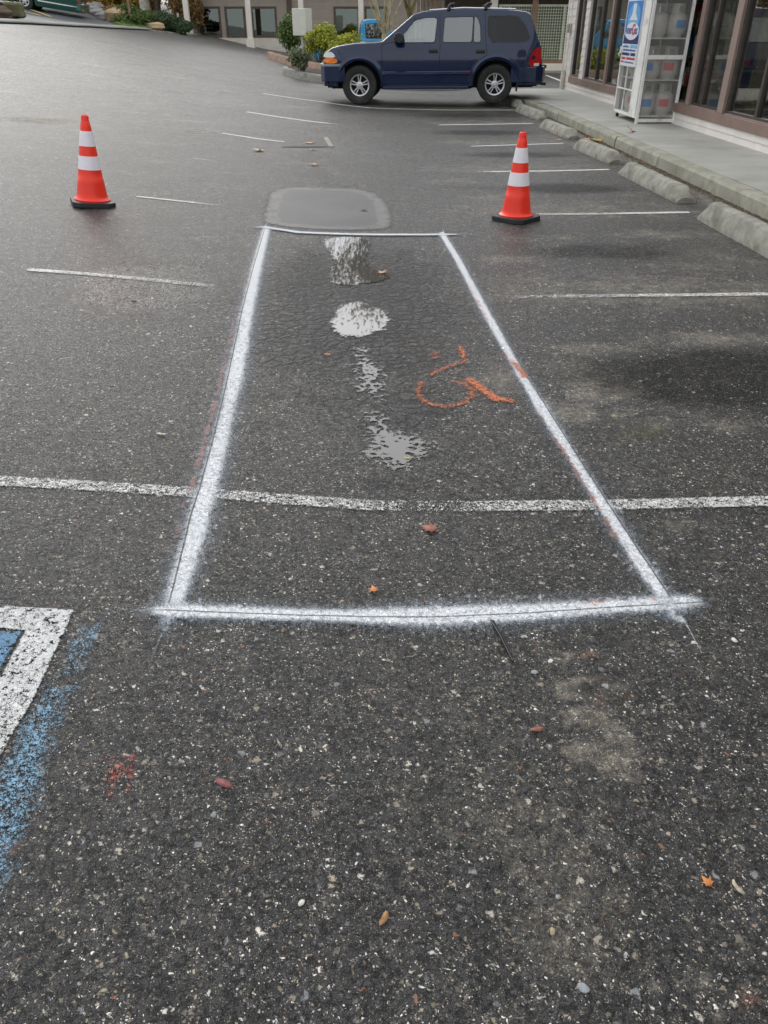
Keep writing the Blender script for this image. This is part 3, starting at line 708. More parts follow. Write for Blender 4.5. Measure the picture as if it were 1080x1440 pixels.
# ---------------------------------------------------------------- small things lying about
def leaf_mesh(name, kind, size, m, seed=0):
    rnd = random.Random(seed); pts = []
    if kind == 'maple':
        base = [(0, -.1), (.12, -.28), (.22, -.12), (.5, -.12), (.34, .08), (.55, .35), (.26, .3), (.2, .42), (0, .75), (-.2, .42), (-.26, .3), (-.55, .35), (-.34, .08), (-.5, -.12), (-.22, -.12), (-.12, -.28)]
    else:
        base = [(0, -.5), (.13, -.3), (.2, 0), (.15, .28), (0, .55), (-.14, .28), (-.19, 0), (-.13, -.3)]
    n = len(base); vs = [(0, .05, .05)]
    for x, y in base:
        x += rnd.uniform(-.05, .05); y += rnd.uniform(-.05, .05)
        vs.append((x, y, .02 + .30 * (x * x + .5 * y * y) + rnd.uniform(0, .10)))
    fs = [(0, i + 1, (i + 1) % n + 1) for i in range(n)]
    mb = MB().add([(x * size, y * size, z * size) for x, y, z in vs], fs)
    if kind == 'maple': mb.tube([(0, -.1 * size, .03 * size), (.03 * size, -.35 * size, .02 * size), (.10 * size, -.55 * size, .05 * size)], .012 * size, 5)
    o = mb.build(name, m, smooth=True, fix=False)
    md = o.modifiers.new('thick', 'SOLIDIFY'); md.thickness = .0008
    return o
LM = {k: mat('leaf_' + k, c, .55, var=.3, vs=60) for k, c in dict(orange=(.55, .20, .05), rust=(.24, .085, .05), yellow=(.55, .38, .08), pale=(.42, .36, .26), red=(.20, .05, .05), brown=(.33, .17, .07)).items()}
LEAVES = [(317, 1106, 'oval', .05, 'red', 60, 'curled dark red leaf lying in the lower left foreground'), (755, 1029, 'oval', .045, 'rust', 100, 'flat rust leaf below the black rod'),
          (995, 1247, 'maple', .026, 'orange', 30, 'small bright orange leaf in the lower right corner area'), (1036, 1251, 'oval', .032, 'pale', 20, 'pale oval leaf beside the bright orange leaf'),
          (608, 747, 'maple', .065, 'rust', 70, 'dull red maple leaf just below the speckled bay line'), (540, 1297, 'oval', .034, 'brown', 150, 'torn pinkish brown leaf scrap near the bottom of the photo'),
          (228, 613, 'oval', .05, 'pale', 80, 'small pale leaf left of the left sprayed line'), (190, 423, 'oval', .05, 'brown', 90, 'tiny tan leaf below the left worn line'), (366, 213, 'maple', .17, 'yellow', 80, 'yellow maple leaf near the end of the far white line'),
          (525, 832, 'maple', .03, 'orange', 10, 'orange leaf scrap just above the near sprayed side'), (573, 646, 'oval', .03, 'yellow', 90, 'tiny yellow leaf at the nearest shallow puddle'),
          (461, 500, 'oval', .04, 'orange', 80, 'tiny orange leaf left of the broken narrow puddle'), (540, 385, 'maple', .08, 'brown', 40, 'wet brown leaf at the right tip of the far puddle'),
          (840, 200, 'maple', .26, 'yellow', 20, 'large yellow leaf between the groove cut wheel stop and the kerb'), (832, 198, 'maple', .2, 'orange', 120, 'orange leaf under the large yellow leaf by the kerb'),
          (870, 221, 'oval', .16, 'pale', 80, 'pale curled leaf behind the second nearest wheel stop'), (786, 198, 'maple', .1, 'orange', 0, 'small orange leaf at the near corner of the fourth wheel stop'),
          (901, 230, 'oval', .12, 'yellow', 60, 'yellow green leaf at the foot of the kerb'), (727, 142, 'maple', .2, 'rust', 60, 'rust leaf at the kerb behind the suv tyre'), (735, 150, 'maple', .17, 'brown', 60, 'brown leaf at the kerb beside the rounded wheel stop end'),
          (437, 203, 'maple', .16, 'brown', 30, 'dark brown leaf on the sunken drain slab'), (441, 212, 'oval', .14, 'brown', 80, 'brown leaf just below the drain slab'), (443, 233, 'maple', .12, 'brown', 10, 'brown leaf in the damp streak below the drain slab'), (512, 297, 'oval', .09, 'rust', 80, 'dark leaf lying on the oval patch'),
          (118, 240, 'oval', .05, 'pale', 0, 'pale leaf speck above the left cone base'), (600, 850, 'oval', .02, 'red', 40, 'tiny dark red leaf on the near sprayed side')]
for i, (px, py, kind, sz, ck, rot, lab) in enumerate(LEAVES):
    p = at(px, py); o = leaf_mesh('fallen_leaf', kind, sz, LM[ck], i)
    o.location = (p[0], p[1], p[2] + .004); o.rotation_euler = (radians(random.uniform(-6, 6)), radians(random.uniform(-6, 6)), radians(rot)); tag(o, lab, 'leaf', 'fallen leaves')
p = at(888, 186, .153); o = leaf_mesh('fallen_leaf', 'maple', .2, LM['orange'], 77); o.location = (p[0], p[1], p[2] + .006); o.rotation_euler = (.5, .2, 1); tag(o, 'crumpled orange leaf on the walk in front of the tank cage', 'leaf', 'fallen leaves')
M_PEB = {k: mat('pebble_' + k, c, .6, var=.2, vs=80) for k, c in dict(white=(.62, .60, .54), tan=(.40, .30, .18), grey=(.28, .30, .31)).items()}
PEB = [(1032, 901, .009, 'white', 'white pebble right of the outline corner'), (784, 1263, .006, 'grey', 'pale grey chip in the lower middle right'), (819, 1393, .010, 'grey', 'dull round pebble at the bottom edge'), (975, 905, .008, 'white', 'small white pebble below the outline corner'),
       (424, 1273, .009, 'white', 'white pebble in the lower middle'), (774, 932, .008, 'white', 'white chip right of the black rod'), (751, 948, .009, 'grey', 'grey chip just below the end of the black rod'), (776, 1313, .009, 'tan', 'tan pebble below the pale grey chip'),
       (447, 862, .004, 'tan', 'tan grain on the near sprayed side')]
for i, (px, py, r, ck, lab) in enumerate(PEB):
    p = at(px, py); rnd = random.Random(i); bm = bmesh.new(); bmesh.ops.create_icosphere(bm, subdivisions=2, radius=r)
    ax = (rnd.uniform(.9, 1.3), rnd.uniform(.6, .9), .45)
    for v in bm.verts: v.co = Vector((v.co.x * ax[0], v.co.y * ax[1], v.co.z * ax[2])) * rnd.uniform(.86, 1.1)
    me = bpy.data.meshes.new('pebble'); bm.to_mesh(me); bm.free(); me.materials.append(M_PEB[ck])
    o = bpy.data.objects.new('pebble', me); link(o); o.location = (p[0], p[1], p[2] + r * .25); o.rotation_euler = (0, 0, rnd.uniform(0, 6)); tag(o, lab, 'pebble', 'loose pebbles')
a = at(690, 876); b = at(721, 934)
M_ROD = mat('black_plastic', (.012, .012, .014), .35, var=.2)
tag(MB().tube([(a[0], a[1], a[2] + .007), ((a[0] * .6 + b[0] * .4) + .002, a[1] * .6 + b[1] * .4, a[2] + .009), (b[0], b[1], b[2] + .007)], .0036, 8).tube([(a[0] + .007, a[1], a[2] + .007), (b[0] + .001, b[1] + .03, b[2] + .009)], .0026, 6).build('plastic_rod', M_ROD, smooth=True), 'thin black plastic rod lying against the near side of the sprayed outline', 'rod')
# ---------------------------------------------------------------- vehicles
def car_paint(name, col, rough=.22):
    m, t = newmat(name); P = t.n('ShaderNodeTexCoord').outputs['Object']
    dirt = t.ss(t.noise(P, 3.0, 6, .65), .5, .85, 0, .12)
    out(t, pbsdf(t, col=t.mix(dirt, col, (.12, .115, .10)), rough=t.m('MULTIPLY_ADD', dirt, .6, rough), metal=.0, coat=.8, coatr=.02, spec=.25)); return m
def glass_mat(name, tint, refl, trans=.5, rough=.01):
    m, t = newmat(name)
    gl = t.n('ShaderNodeBsdfGlossy', {'Color': (*tint, 1), 'Roughness': rough}).outputs[0]
    tr = t.n('ShaderNodeBsdfTransparent', {'Color': (trans, trans, trans * .97, 1)}).outputs[0]
    fc = t.n('ShaderNodeLayerWeight', {'Blend': .5}).outputs['Facing']
    fr = t.m('MULTIPLY_ADD', t.m('POWER', fc, 4.0), .9, .05)
    out(t, t.n('ShaderNodeMixShader', {0: t.m('ADD', fr, refl, clamp=True), 1: tr, 2: gl}).outputs[0]); return m
M_BLK = mat('black_trim', (.014, .014, .015), .5, var=.2, vs=20)
M_DARK = mat('dark_cavity', (.008, .008, .008), .9)
M_TYRE = mat('tyre_rubber', (.020, .020, .019), .8, var=.25, vs=14, bump=.002, bs=60, dirt=(.06, .055, .045), ds=5)
M_ALLOY = mat('alloy', (.62, .62, .62), .28, metal=.85, var=.06, vs=20)
M_CHROME = mat('bright_metal', (.6, .61, .62), .2, metal=1.0, var=.05)
M_LENS = plastic('clear_lens', (.72, .74, .74), .12); M_AMB = plastic('amber_lens', (.85, .22, .02), .15); M_REDL = plastic('red_lens', (.42, .012, .014), .12)
M_SEAT = mat('grey_upholstery', (.16, .15, .14), .9)
M_GCLEAR = glass_mat('side_glass', (.86, .92, .90), .24, .8); M_GDARK = glass_mat('privacy_glass', (.9, .9, .9), -.01, .10); M_GMID = glass_mat('rear_door_glass', (.78, .80, .79), .20, .45); M_WIND = glass_mat('windscreen_glass', (.85, .93, .95), .40, .5)

def round_poly(pts, r):
    o = []; n = len(pts)
    for i in range(n):
        p = Vector(pts[i][:2]); a = Vector(pts[i - 1][:2]) - p; b = Vector(pts[(i + 1) % n][:2]) - p
        ra = min(r, a.length * .4); rb_ = min(r, b.length * .4); A = p + a.normalized() * ra; B_ = p + b.normalized() * rb_
        for k in range(4): t = k / 3; q = A * (1 - t) ** 2 + p * 2 * t * (1 - t) + B_ * t * t; o.append((q.x, q.y))
    return o
def make_wheel(parent, x, y, R, side, bar=5, rimR=.205):
    """side=+1: outer face towards +y"""
    w = MB(); hw = .125; prof = [(rimR, -hw * .8), (R * .80, -hw), (R * .95, -hw * .92), (R, -hw * .7), (R, hw * .7), (R * .95, hw * .92), (R * .80, hw), (rimR + .012, hw * .86), (rimR, hw * .8)]
    w.lathe(prof, 40, axis='Y')
    wo = w.build('wheel', M_TYRE, parent, smooth=True); wo.location = (x, y, R)
    r = MB(); f = side
    r.lathe([(rimR + .004, f * hw * .86), (rimR, f * hw * .9), (rimR - .022, f * hw * .86), (rimR - .03, f * hw * .35)], 40, axis='Y')
    r.lathe([(.001, f * hw * .86), (.03, f * hw * .86), (.036, f * hw * .80), (.072, f * hw * .74), (.078, f * hw * .45)], 24, axis='Y')
    for k in range(bar):
        a = 2 * pi * k / bar + pi / 2
        for d in (-.17, .17):
            p = Vector((cos(a + d * 1.5) * .06, f * hw * .68, sin(a + d * 1.5) * .06)); q = Vector((cos(a + d) * (rimR - .012), f * hw * .72, sin(a + d) * (rimR - .012)))
            r.bar(p, q, .026, .022)
        b2 = a + pi / bar
        r.lathe([(.001, f * hw * .80), (.009, f * hw * .79), (.010, f * hw * .7)], 8, c=(cos(b2) * .05, 0, sin(b2) * .05), axis='Y')
    r.build('rim', M_ALLOY, wo, smooth=True)
    MB().lathe([(.001, f * hw * .28), (rimR - .01, f * hw * .28)], 24, axis='Y').build('brake_disc', M_DARK, wo)
    return wo

def vehicle(name, loc, rz, label, cat, cfg, paint, group=None):
    root = thing(name, loc, rz, label, cat, group)
    zu_t, x0, x1 = cfg['top'], cfg['x0'], cfg['x1']; wb = cfg['wb']; R = cfg['R']; AR = cfg['arch']; belt = cfg['belt']
    def zu(x): return float(np.interp(x, [p[0] for p in zu_t], [p[1] for p in zu_t]))
    sill = cfg.get('sill', .34)
    def wbase(z): return float(np.interp(z, [.2, .34, .58, .62, .86, 1.02, belt, belt + .7], [.84, .885, .905, .915, .925, .905, .872, .872 - .7 * .30]))
    def taper(x):
        t = 1.0
        if x > x1 - .5: t -= .17 * ((x - (x1 - .5)) / .5) ** 2
        if x < x0 + .4: t -= .09 * ((x0 + .4 - x) / .4) ** 2
        return t
    def Wd(x, z):
        w = wbase(z) * taper(x) * cfg.get('wscale', 1)
        for ax in (0, -wb):
            r = math.hypot(x - ax, (z - R) * 1.0)
            if z > R - .1: w += .028 * math.exp(-((r - AR - .035) / .035) ** 2)
        return w
    def low(x):
        z = sill
        for ax in (0, -wb):
            d = abs(x - ax)
            if d < AR: z = max(z, R + sqrt(AR * AR - d * d) * .98)
        return z
    xs = sorted(set([round(v, 4) for v in np.arange(x0, x1 + .001, .035)] + [x1] + [round(ax + s_ * AR * c, 4) for ax in (0, -wb) for s_ in (-1, 1) for c in (1.0, .995, .97, .93)] + [p[0] for p in zu_t if x0 <= p[0] <= x1]))
    K1, K2, K3 = 14, 8, 6; secs = []
    for x in xs:
        t = zu(x); b = min(belt, t - .045); lo = min(low(x), b - .05); sec = []
        for k in range(K1): z = lo + (b - lo) * k / (K1 - 1); sec.append((x, Wd(x, z), z))
        zt = max(t - .045, b + .001)
        for k in range(1, K2 + 1): z = b + (zt - b) * k / K2; sec.append((x, Wd(x, z), z))
        we = sec[-1][1]
        for k in range(1, 4): a = k / 3 * pi / 2; sec.append((x, we - .05 * (1 - cos(a)), zt + .035 * sin(a)))
        wi = sec[-1][1]
        for k in range(1, K3 + 1): u = 1 - k / K3; sec.append((x, wi * u, zt + .035 + (t - zt - .03) * (1 - u * u)))
        secs.append(sec)
    n = len(secs[0]); vs = []; 
    for sec in secs: vs += sec + [(x, -y, z) for x, y, z in sec[-2::-1]]
    m_ = 2 * n - 1; fs = [(i * m_ + k, (i + 1) * m_ + k, (i + 1) * m_ + k + 1, i * m_ + k + 1) for i in range(len(secs) - 1) for k in range(m_ - 1)]
    # leave the window openings out of the shell
    holes = cfg['windows']
    def in_hole(f):
        cx = sum(vs[i][0] for i in f) / 4; cz = sum(vs[i][2] for i in f) / 4; cy = sum(vs[i][1] for i in f) / 4
        if abs(cy) > .5 and cz > belt:
            for poly, _, _ in holes:
                if float(poly_sd(np.array([cx]), np.array([cz]), poly)[0]) > .012: return True
        for (xa, xb) in cfg.get('screens', []):
            if xa < cx < xb and abs(cy) < Wd(cx, cz) - .11 and cz > belt + .02: return True
        return False
    fs = [f for f in fs if not in_hole(f)]
    fs += [tuple(range(m_ - 1, -1, -1)), tuple((len(secs) - 1) * m_ + k for k in range(m_))]
    MB().add(vs, fs).build('body', paint, root, smooth=True)
    # dark floor pan and wheel wells
    u = MB(); u.span((x0 + .15, -.62, .30), (x1 - .15, .62, min(.8, belt - .1)))
    for ax in (0, -wb):
        for s_ in (-1, 1): u.lathe([(AR + .03, s_ * .60), (AR + .02, s_ * .885)], 24, c=(ax, 0, R), axis='Y', a0=0, a1=pi)
    u.span((x0 + .2, -.80, .36), (x1 - .2, .80, .44) if False else (x0 + .2, -.80, .44))
    for xa, xb in ((x0 + .08, -wb - AR), (-wb + AR, -AR), (AR, x1 - .08)): u.span((xa, -.80, .33), (xb, .80, .5))
    u.build('underbody', M_DARK, root)
    # glass
    for s_ in (-1, 1):
        for poly, gm, nm in holes:
            pr = round_poly(poly, .045)
            ring = [(x, s_ * (Wd(x, z) + .004), z) for x, z in pr]; cx = sum(p[0] for p in poly) / len(poly); cz = sum(p[1] for p in poly) / len(poly)
            big = [(x + (x - cx) / max(.01, math.hypot(x - cx, z - cz)) * .022, z + (z - cz) / max(.01, math.hypot(x - cx, z - cz)) * .022) for x, z in pr]
            ring2 = [(x, s_ * (Wd(x, z) + .006), z) for x, z in big]; k = len(ring)
            fr = MB().add(ring + ring2, [(i, (i + 1) % k, k + (i + 1) % k, k + i) for i in range(k)]).build('window', M_BLK, root)
            MB().add(ring, [tuple(range(k))]).build('pane', gm, fr)
    for (xa, xb) in cfg.get('screens', []):
        g_ = MB(); N = 8; M2 = 10; v = []
        for i in range(N + 1):
            x = xa + (xb - xa) * i / N; t = zu(x); b = min(belt, t - .045); zt = max(t - .045, b); we = Wd(x, zt) - .09
            for j in range(M2 + 1): y = we * (1 - 2 * j / M2); v.append((x, y, t + .008 - .02 * (y / we) ** 2))
        g_.add(v, [(i * (M2 + 1) + j, i * (M2 + 1) + j + 1, (i + 1) * (M2 + 1) + j + 1, (i + 1) * (M2 + 1) + j) for i in range(N) for j in range(M2)])
        g_.build('windscreen', M_WIND, root, smooth=True)
    # wheels
    for ax in (0, -wb):
        for s_ in (-1, 1): make_wheel(root, ax, s_ * .765, R, s_, rimR=R * .56)
    # seams and mouldings follow the flank
    for s_ in (-1, 1):
        for line in cfg.get('seams', []):
            pts = []
            for (xa, za), (xb, zb) in zip(line, line[1:]):
                for k in range(8): x = xa + (xb - xa) * k / 8; z = za + (zb - za) * k / 8; pts.append((x, s_ * (Wd(x, z) + .0005), z))
            pts.append((line[-1][0], s_ * (Wd(*line[-1]) + .0005), line[-1][1]))
            MB().tube(pts, .0045, 5).build('panel_gap', M_DARK, root)
        for (xa, xb, z, h, mm, nm) in cfg.get('mouldings', []):
            xx = np.linspace(xa, xb, 16); v = []
            for x in xx: v += [(x, s_ * (Wd(x, z - h / 2) - .004), z - h / 2), (x, s_ * (Wd(x, z) + .014), z - h * .3), (x, s_ * (Wd(x, z) + .014), z + h * .3), (x, s_ * (Wd(x, z + h / 2) - .004), z + h / 2)]
            MB().add(v, [(i * 4 + k, i * 4 + k + 1, i * 4 + 5 + k, i * 4 + 4 + k) for i in range(15) for k in range(3)] + [(0, 1, 2, 3), (60, 61, 62, 63)]).build(nm, mm if mm else paint, root, smooth=True)
        for (hx, hz) in cfg.get('handles', []):
            y = s_ * Wd(hx, hz); hb = MB().box((hx, y, hz), (.19, .012, .07)).build('door_handle', M_BLK, root, bevel=.004)
            MB().box((hx, y + s_ * .018, hz + .005), (.15, .022, .026)).build('grip', M_BLK, hb, bevel=.006)
    cfg['Wd'] = Wd; cfg['zu'] = zu; cfg['taper'] = taper
    return root

SUV = dict(top=[(-3.93, .70), (-3.90, .92), (-3.87, 1.08), (-3.80, 1.22), (-3.70, 1.48), (-3.62, 1.66), (-3.52, 1.705), (-3.3, 1.73), (-2.83, 1.765), (-2.2, 1.78), (-1.74, 1.765), (-1.35, 1.73), (-1.16, 1.68), (-.50, 1.20), (-.35, 1.185), (.10, 1.17), (.40, 1.135), (.58, 1.095), (.70, 1.03), (.76, .96), (.79, .86)],
           x0=-3.93, x1=.79, wb=2.94, R=.378, arch=.475, belt=1.15, sill=.36,
           windows=[([(-.93, 1.175), (-1.62, 1.170), (-1.66, 1.60), (-1.45, 1.605), (-1.20, 1.56), (-1.02, 1.37), (-.90, 1.26)], M_GCLEAR, 'f'), ([(-1.80, 1.170), (-2.40, 1.165), (-2.42, 1.61), (-1.83, 1.605)], M_GMID, 'r'),
                    ([(-2.45, 1.165), (-2.59, 1.165), (-2.57, 1.45), (-2.50, 1.61), (-2.45, 1.61)], M_GMID, 'rv'), ([(-2.85, 1.165), (-3.52, 1.165), (-3.62, 1.22), (-3.50, 1.45), (-3.34, 1.60), (-2.74, 1.62), (-2.76, 1.30)], M_GDARK, 'q')],
           screens=[(-1.13, -.56)],
           seams=[[(-.50, 1.14), (-.50, .40)], [(-1.72, 1.66), (-1.74, 1.1), (-1.72, .40)], [(-2.66, 1.68), (-2.70, 1.2), (-2.74, .92), (-2.56, .84), (-2.44, .62), (-2.40, .40)], [(-.50, 1.14), (-.9, 1.20), (-1.22, 1.62)], [(.38, .95), (.47, 1.06)], [(-.5, .40), (-2.4, .40)]],
           mouldings=[(-.50, -2.40, .60, .075, None, 'side_moulding')], handles=[(-1.60, 1.0), (-2.60, .985)])
M_NAVY = car_paint('dark_blue_paint', (.0010, .0125, .050))
CX, CY = -.57, 19.45
car = vehicle('parked_suv', (CX + .0, CY + .93, 0), pi - radians(1.5), 'dark blue four door suv with roof rack feet parked nose left across the last bays', 'suv', SUV, M_NAVY)
zf, zr = g(CX, CY + .5), g(CX + 3, CY + .5)
car.location = (-.47, 20.15, zf + .0); car.rotation_euler = (0, math.asin((zf - zr) / 2.94) * 1.0, pi - radians(4.0))
Wd = SUV['Wd']
def plan_bar(xs_ys, z0, z1, depth):
    """bumper following a plan curve"""
    pts = xs_ys + [(x, -y) for x, y in xs_ys[::-1]]
    inner = [(x - depth * (1 if x > -1 else -1), y * .96) for x, y in pts]
    return pts + inner[::-1]
fb = [(.44, .93), (.62, .925), (.76, .86), (.86, .70), (.90, .40), (.91, .0)]
b = MB().prism(plan_bar(fb, 0, 0, .14), 2, .44, .78).build('front_bumper', M_NAVY, car, bevel=.02)
MB().prism(plan_bar([(x + .006, y + .006) for x, y in fb], 0, 0, .10), 2, .74, .788).build('bumper_strip', mat('grey_strip', (.25, .27, .3), .35), b, bevel=.005)
rb = [(-3.42, .92), (-3.80, .915), (-3.95, .84), (-4.02, .60), (-4.03, .0)]
b = MB().prism([(x, y) for x, y in plan_bar(rb, 0, 0, .16)], 2, .40, .70).build('rear_bumper', M_NAVY, car, bevel=.02)
MB().span((-4.06, -.5, .655), (-3.84, .5, .715)).build('bumper_step', M_BLK, b, bevel=.006)
MB().tube([(-3.95, .62, .37), (-4.06, .62, .36)], .03, 10).build('tow_bracket', M_BLK, b)
for s_ in (-1, 1):
    def patch(polyx, off): return [(x, s_ * (Wd(x, z) + off), z) for x, z in polyx]
    hl = [(.46, .82), (.79, .82), (.785, .93), (.76, 1.0), (.70, 1.03), (.56, 1.0), (.50, .94)]
    top = [(x, z) for x, z in hl if True]
    hl2 = [(.50, .905), (.785, .905), (.77, .97), (.71, 1.02), (.60, 1.015), (.535, .97)]
    am = [(.455, .80), (.785, .80), (.785, .897), (.49, .897)]
    for poly, mm, nm in ((hl2, M_LENS, 'headlight'), (am, M_AMB, 'indicator')):
        pr = smooth_poly(poly, 1); k = len(pr)
        v = patch(pr, .012) + patch(pr, -.02)
        MB().add(v, [tuple(range(k))] + [(i, (i + 1) % k, k + (i + 1) % k, k + i) for i in range(k)]).build(nm, mm, car, smooth=False)
    tl = [(-3.62, .70), (-3.89, .70), (-3.90, .90), (-3.86, 1.06), (-3.78, 1.06), (-3.66, .93)]
    pr = smooth_poly(tl, 1); k = len(pr); v = patch(pr, .014) + patch(pr, -.02)
    t_ = MB().add(v, [tuple(range(k))] + [(i, (i + 1) % k, k + (i + 1) % k, k + i) for i in range(k)]).build('tail_light', M_REDL, car)
    v = patch([(-3.74, .715), (-3.85, .715), (-3.855, .765), (-3.745, .765)], .018); MB().add(v, [(0, 1, 2, 3)]).build('reversing_lens', M_LENS, t_)
    # step board, mirror, mudflap
    MB().prism([(-.47, .86), (-.52, .985), (-.60, 1.0), (-2.36, 1.0), (-2.46, .86)], 2, .30, .355).build('running_board', M_NAVY, car, bevel=.012) if s_ > 0 else MB().prism([(-.47, -.86), (-.52, -.985), (-.60, -1.0), (-2.36, -1.0), (-2.46, -.86)], 2, .30, .355).build('running_board', M_NAVY, car, bevel=.012)
    mm = MB().prism([(-.98, 1.18), (-.98, 1.30), (-.90, 1.36), (-.80, 1.34), (-.76, 1.26), (-.80, 1.18), (-.88, 1.15)], 1, min(s_ * .93, s_ * 1.10), max(s_ * .93, s_ * 1.10)).build('wing_mirror', M_BLK, car, bevel=.02)
    MB().bar((-.86, s_ * .84, 1.20), (-.86, s_ * .96, 1.22), .08, .05).build('mirror_arm', M_BLK, mm)
    MB().span((-3.40, s_ * .72, .24), (-3.43, s_ * .90, .52)).build('mudflap', M_BLK, car)
    # roof rail and rack feet
    for x in (-1.95, -2.72):
        f = MB().tube([(x + .05, s_ * .70, 1.74), (x + .04, s_ * .70, 1.80), (x - .0, s_ * .68, 1.835), (x - .07, s_ * .66, 1.84)], [.04, .035, .032, .03], 8).build('rack_foot', M_BLK, car, smooth=True)
    MB().tube([(-1.5, s_ * .655, 1.742), (-2.2, s_ * .655, 1.775), (-3.3, s_ * .655, 1.742)], .014, 8).build('roof_rail', M_CHROME, car, smooth=True)
for x in (-1.95, -2.72): MB().bar((x - .03, -.68, 1.845), (x - .03, .68, 1.845), .05, .025).build('roof_crossbar', M_BLK, car, bevel=.006)
MB().lathe([(.001, .004), (.085, .004), (.088, .0)], 28, axis='Y').build('fuel_flap', M_NAVY, car).location = (-3.47, SUV['Wd'](-3.47, .93) + .002, .93)
MB().lathe([(.088, .005), (.094, .005)], 28, axis='Y').build('flap_gap', M_DARK, car).location = (-3.47, SUV['Wd'](-3.47, .93) + .002, .93)
MB().prism([(.80, .55), (.84, .0), (.80, -.55)], 2, .80, 1.0).build('grille', M_BLK, car)
for y in (-.38, .38):
    for x in (-1.42, -2.25):
        st = MB().span((x - .25, y - .23, .62), (x + .22, y + .23, .80)).span((x - .30, y - .23, .7), (x - .18, y + .23, 1.30)).span((x - .29, y - .12, 1.32), (x - .20, y + .12, 1.50)); st.build('seat', M_SEAT, car, bevel=.03)
MB().tube([(-.95, .38, 1.10), (-1.02, .38, 1.14)], .17, 16).build('steering_wheel', M_BLK, car)
MB().span((-.62, -.72, .9), (-.92, .72, 1.13)).build('dashboard', M_BLK, car, bevel=.04)

PICK = dict(top=[(-3.85, 1.02), (-1.86, 1.04), (-1.85, 1.06), (-1.80, 1.55), (-1.72, 1.70), (-1.5, 1.735), (-1.1, 1.73), (-.95, 1.69), (-.42, 1.14), (.3, 1.08), (.62, 1.0), (.70, .8)], x0=-3.85, x1=.70, wb=3.0, R=.36, arch=.44, belt=1.08, sill=.40,
            windows=[([(-.82, 1.10), (-1.62, 1.10), (-1.64, 1.56), (-1.2, 1.57), (-1.0, 1.48), (-.80, 1.24)], M_GMID, 's')], screens=[(-.92, -.46)], seams=[[(-.45, 1.1), (-.45, .45)], [(-1.74, 1.5), (-1.74, .45)]], mouldings=[(-.46, -2.5, .62, .05, M_BLK, 'side_moulding')], handles=[(-1.6, .95)])
M_SKYB = car_paint('light_blue_paint', (.05, .33, .62))
px_ = up(505, 40, 36)
pk = vehicle('pickup_truck', (px_[0] + 1.85, 36.2, g(0, 36) - .05), radians(4), 'bright blue pickup truck cab showing behind the bare tree and the suv bonnet', 'pickup', PICK, M_SKYB)
MB().span((-3.75, -.72, .75), (-1.95, .72, 1.03)).build('cargo_bed', M_DARK, pk)
for s_ in (-1, 1):
    MB().span((-3.88, s_ * .70, .72), (-3.84, s_ * .86, .98)).build('tail_light', M_REDL, pk)
    MB().span((.60, s_ * .55, .70), (.70, s_ * .78, .84)).build('headlight', M_LENS, pk)
MB().span((-3.95, -.85, .45), (-3.84, .85, .62)).build('rear_bumper', M_CHROME, pk, bevel=.02)
MB().span((.62, -.8, .42), (.78, .8, .62)).build('front_bumper', M_CHROME, pk, bevel=.02)

VAN = dict(top=[(-5.0, .8), (-4.95, 1.2), (-4.87, 1.65), (-4.6, 1.80), (-1.2, 1.82), (-.9, 1.74), (-.25, 1.22), (.5, 1.02), (.75, .85), (.80, .7)], x0=-5.0, x1=.80, wb=2.9, R=.33, arch=.40, belt=1.12, sill=.22,
           windows=[([(-3.45, 1.14), (-4.5, 1.14), (-4.42, 1.62), (-3.45, 1.62)], M_GDARK, 'd'), ([(-.65, 1.14), (-1.45, 1.14), (-1.48, 1.62), (-1.05, 1.62)], M_GDARK, 'a'), ([(-1.6, 1.14), (-2.4, 1.14), (-2.4, 1.62), (-1.6, 1.62)], M_GDARK, 'b'), ([(-2.55, 1.14), (-3.30, 1.14), (-3.22, 1.62), (-2.55, 1.62)], M_GDARK, 'c')], screens=[(-.85, -.30)],
           seams=[[(-.5, 1.1), (-.5, .36)], [(-1.52, 1.1), (-1.52, .36)], [(-2.48, 1.1), (-2.40, .7), (-2.32, .36)]], mouldings=[(-.5, -2.30, .42, .06, M_CHROME, 'sill_moulding'), (-3.42, -4.95, .42, .06, M_CHROME, 'sill_moulding')], handles=[(-1.42, .95), (-1.66, .95)])
# ---------------------------------------------------------------- storefront on the right
def lap(mb, u0, u1, z0, z1, x=0.0, h=.17, t=.012, ax='Y'):
    """lap siding boards on the plane x (outside is -x), from u0 to u1"""
    z = z0
    while z < z1 - .01:
        z2 = min(z + h, z1)
        vs = [(x - t - .006, u0, z), (x - t - .006, u1, z), (x - .006, u1, z2), (x - .006, u0, z2), (x + .02, u0, z), (x + .02, u1, z), (x + .02, u1, z2), (x + .02, u0, z2)]
        if ax == 'X': vs = [(b_, a_, c_) for a_, b_, c_ in vs]
        mb.add(vs, [(0, 1, 2, 3), (4, 7, 6, 5), (0, 4, 5, 1), (3, 2, 6, 7), (0, 3, 7, 4), (1, 5, 6, 2)]); z = z2
M_SIDE = mat('pale_lap_siding', (.70, .655, .61), .75, var=.07, vs=3, bump=.0012, bs=50, dirt=(.60, .56, .51), ds=1.5)
M_SILL = mat('brown_painted_sill', (.23, .155, .125), .6, var=.12, vs=4, bump=.001, bs=60, dirt=(.12, .09, .075), ds=2)
M_BRONZE = mat('bronze_window_frame', (.050, .042, .035), .45, var=.15)
M_TAUPE = mat('taupe_window_post', (.26, .19, .16), .6, var=.08)
M_SHOP = glass_mat('shop_glass', (.95, .97, .95), .05, .8)
M_IN = mat('interior_wall', (.16, .15, .10), .9, var=.2, vs=1); M_INF = mat('interior_floor', (.10, .09, .08), .6); M_OLIVE = mat('olive_drape', (.23, .20, .10), .8, var=.2, vs=12)
RZ = math.atan(.0245)
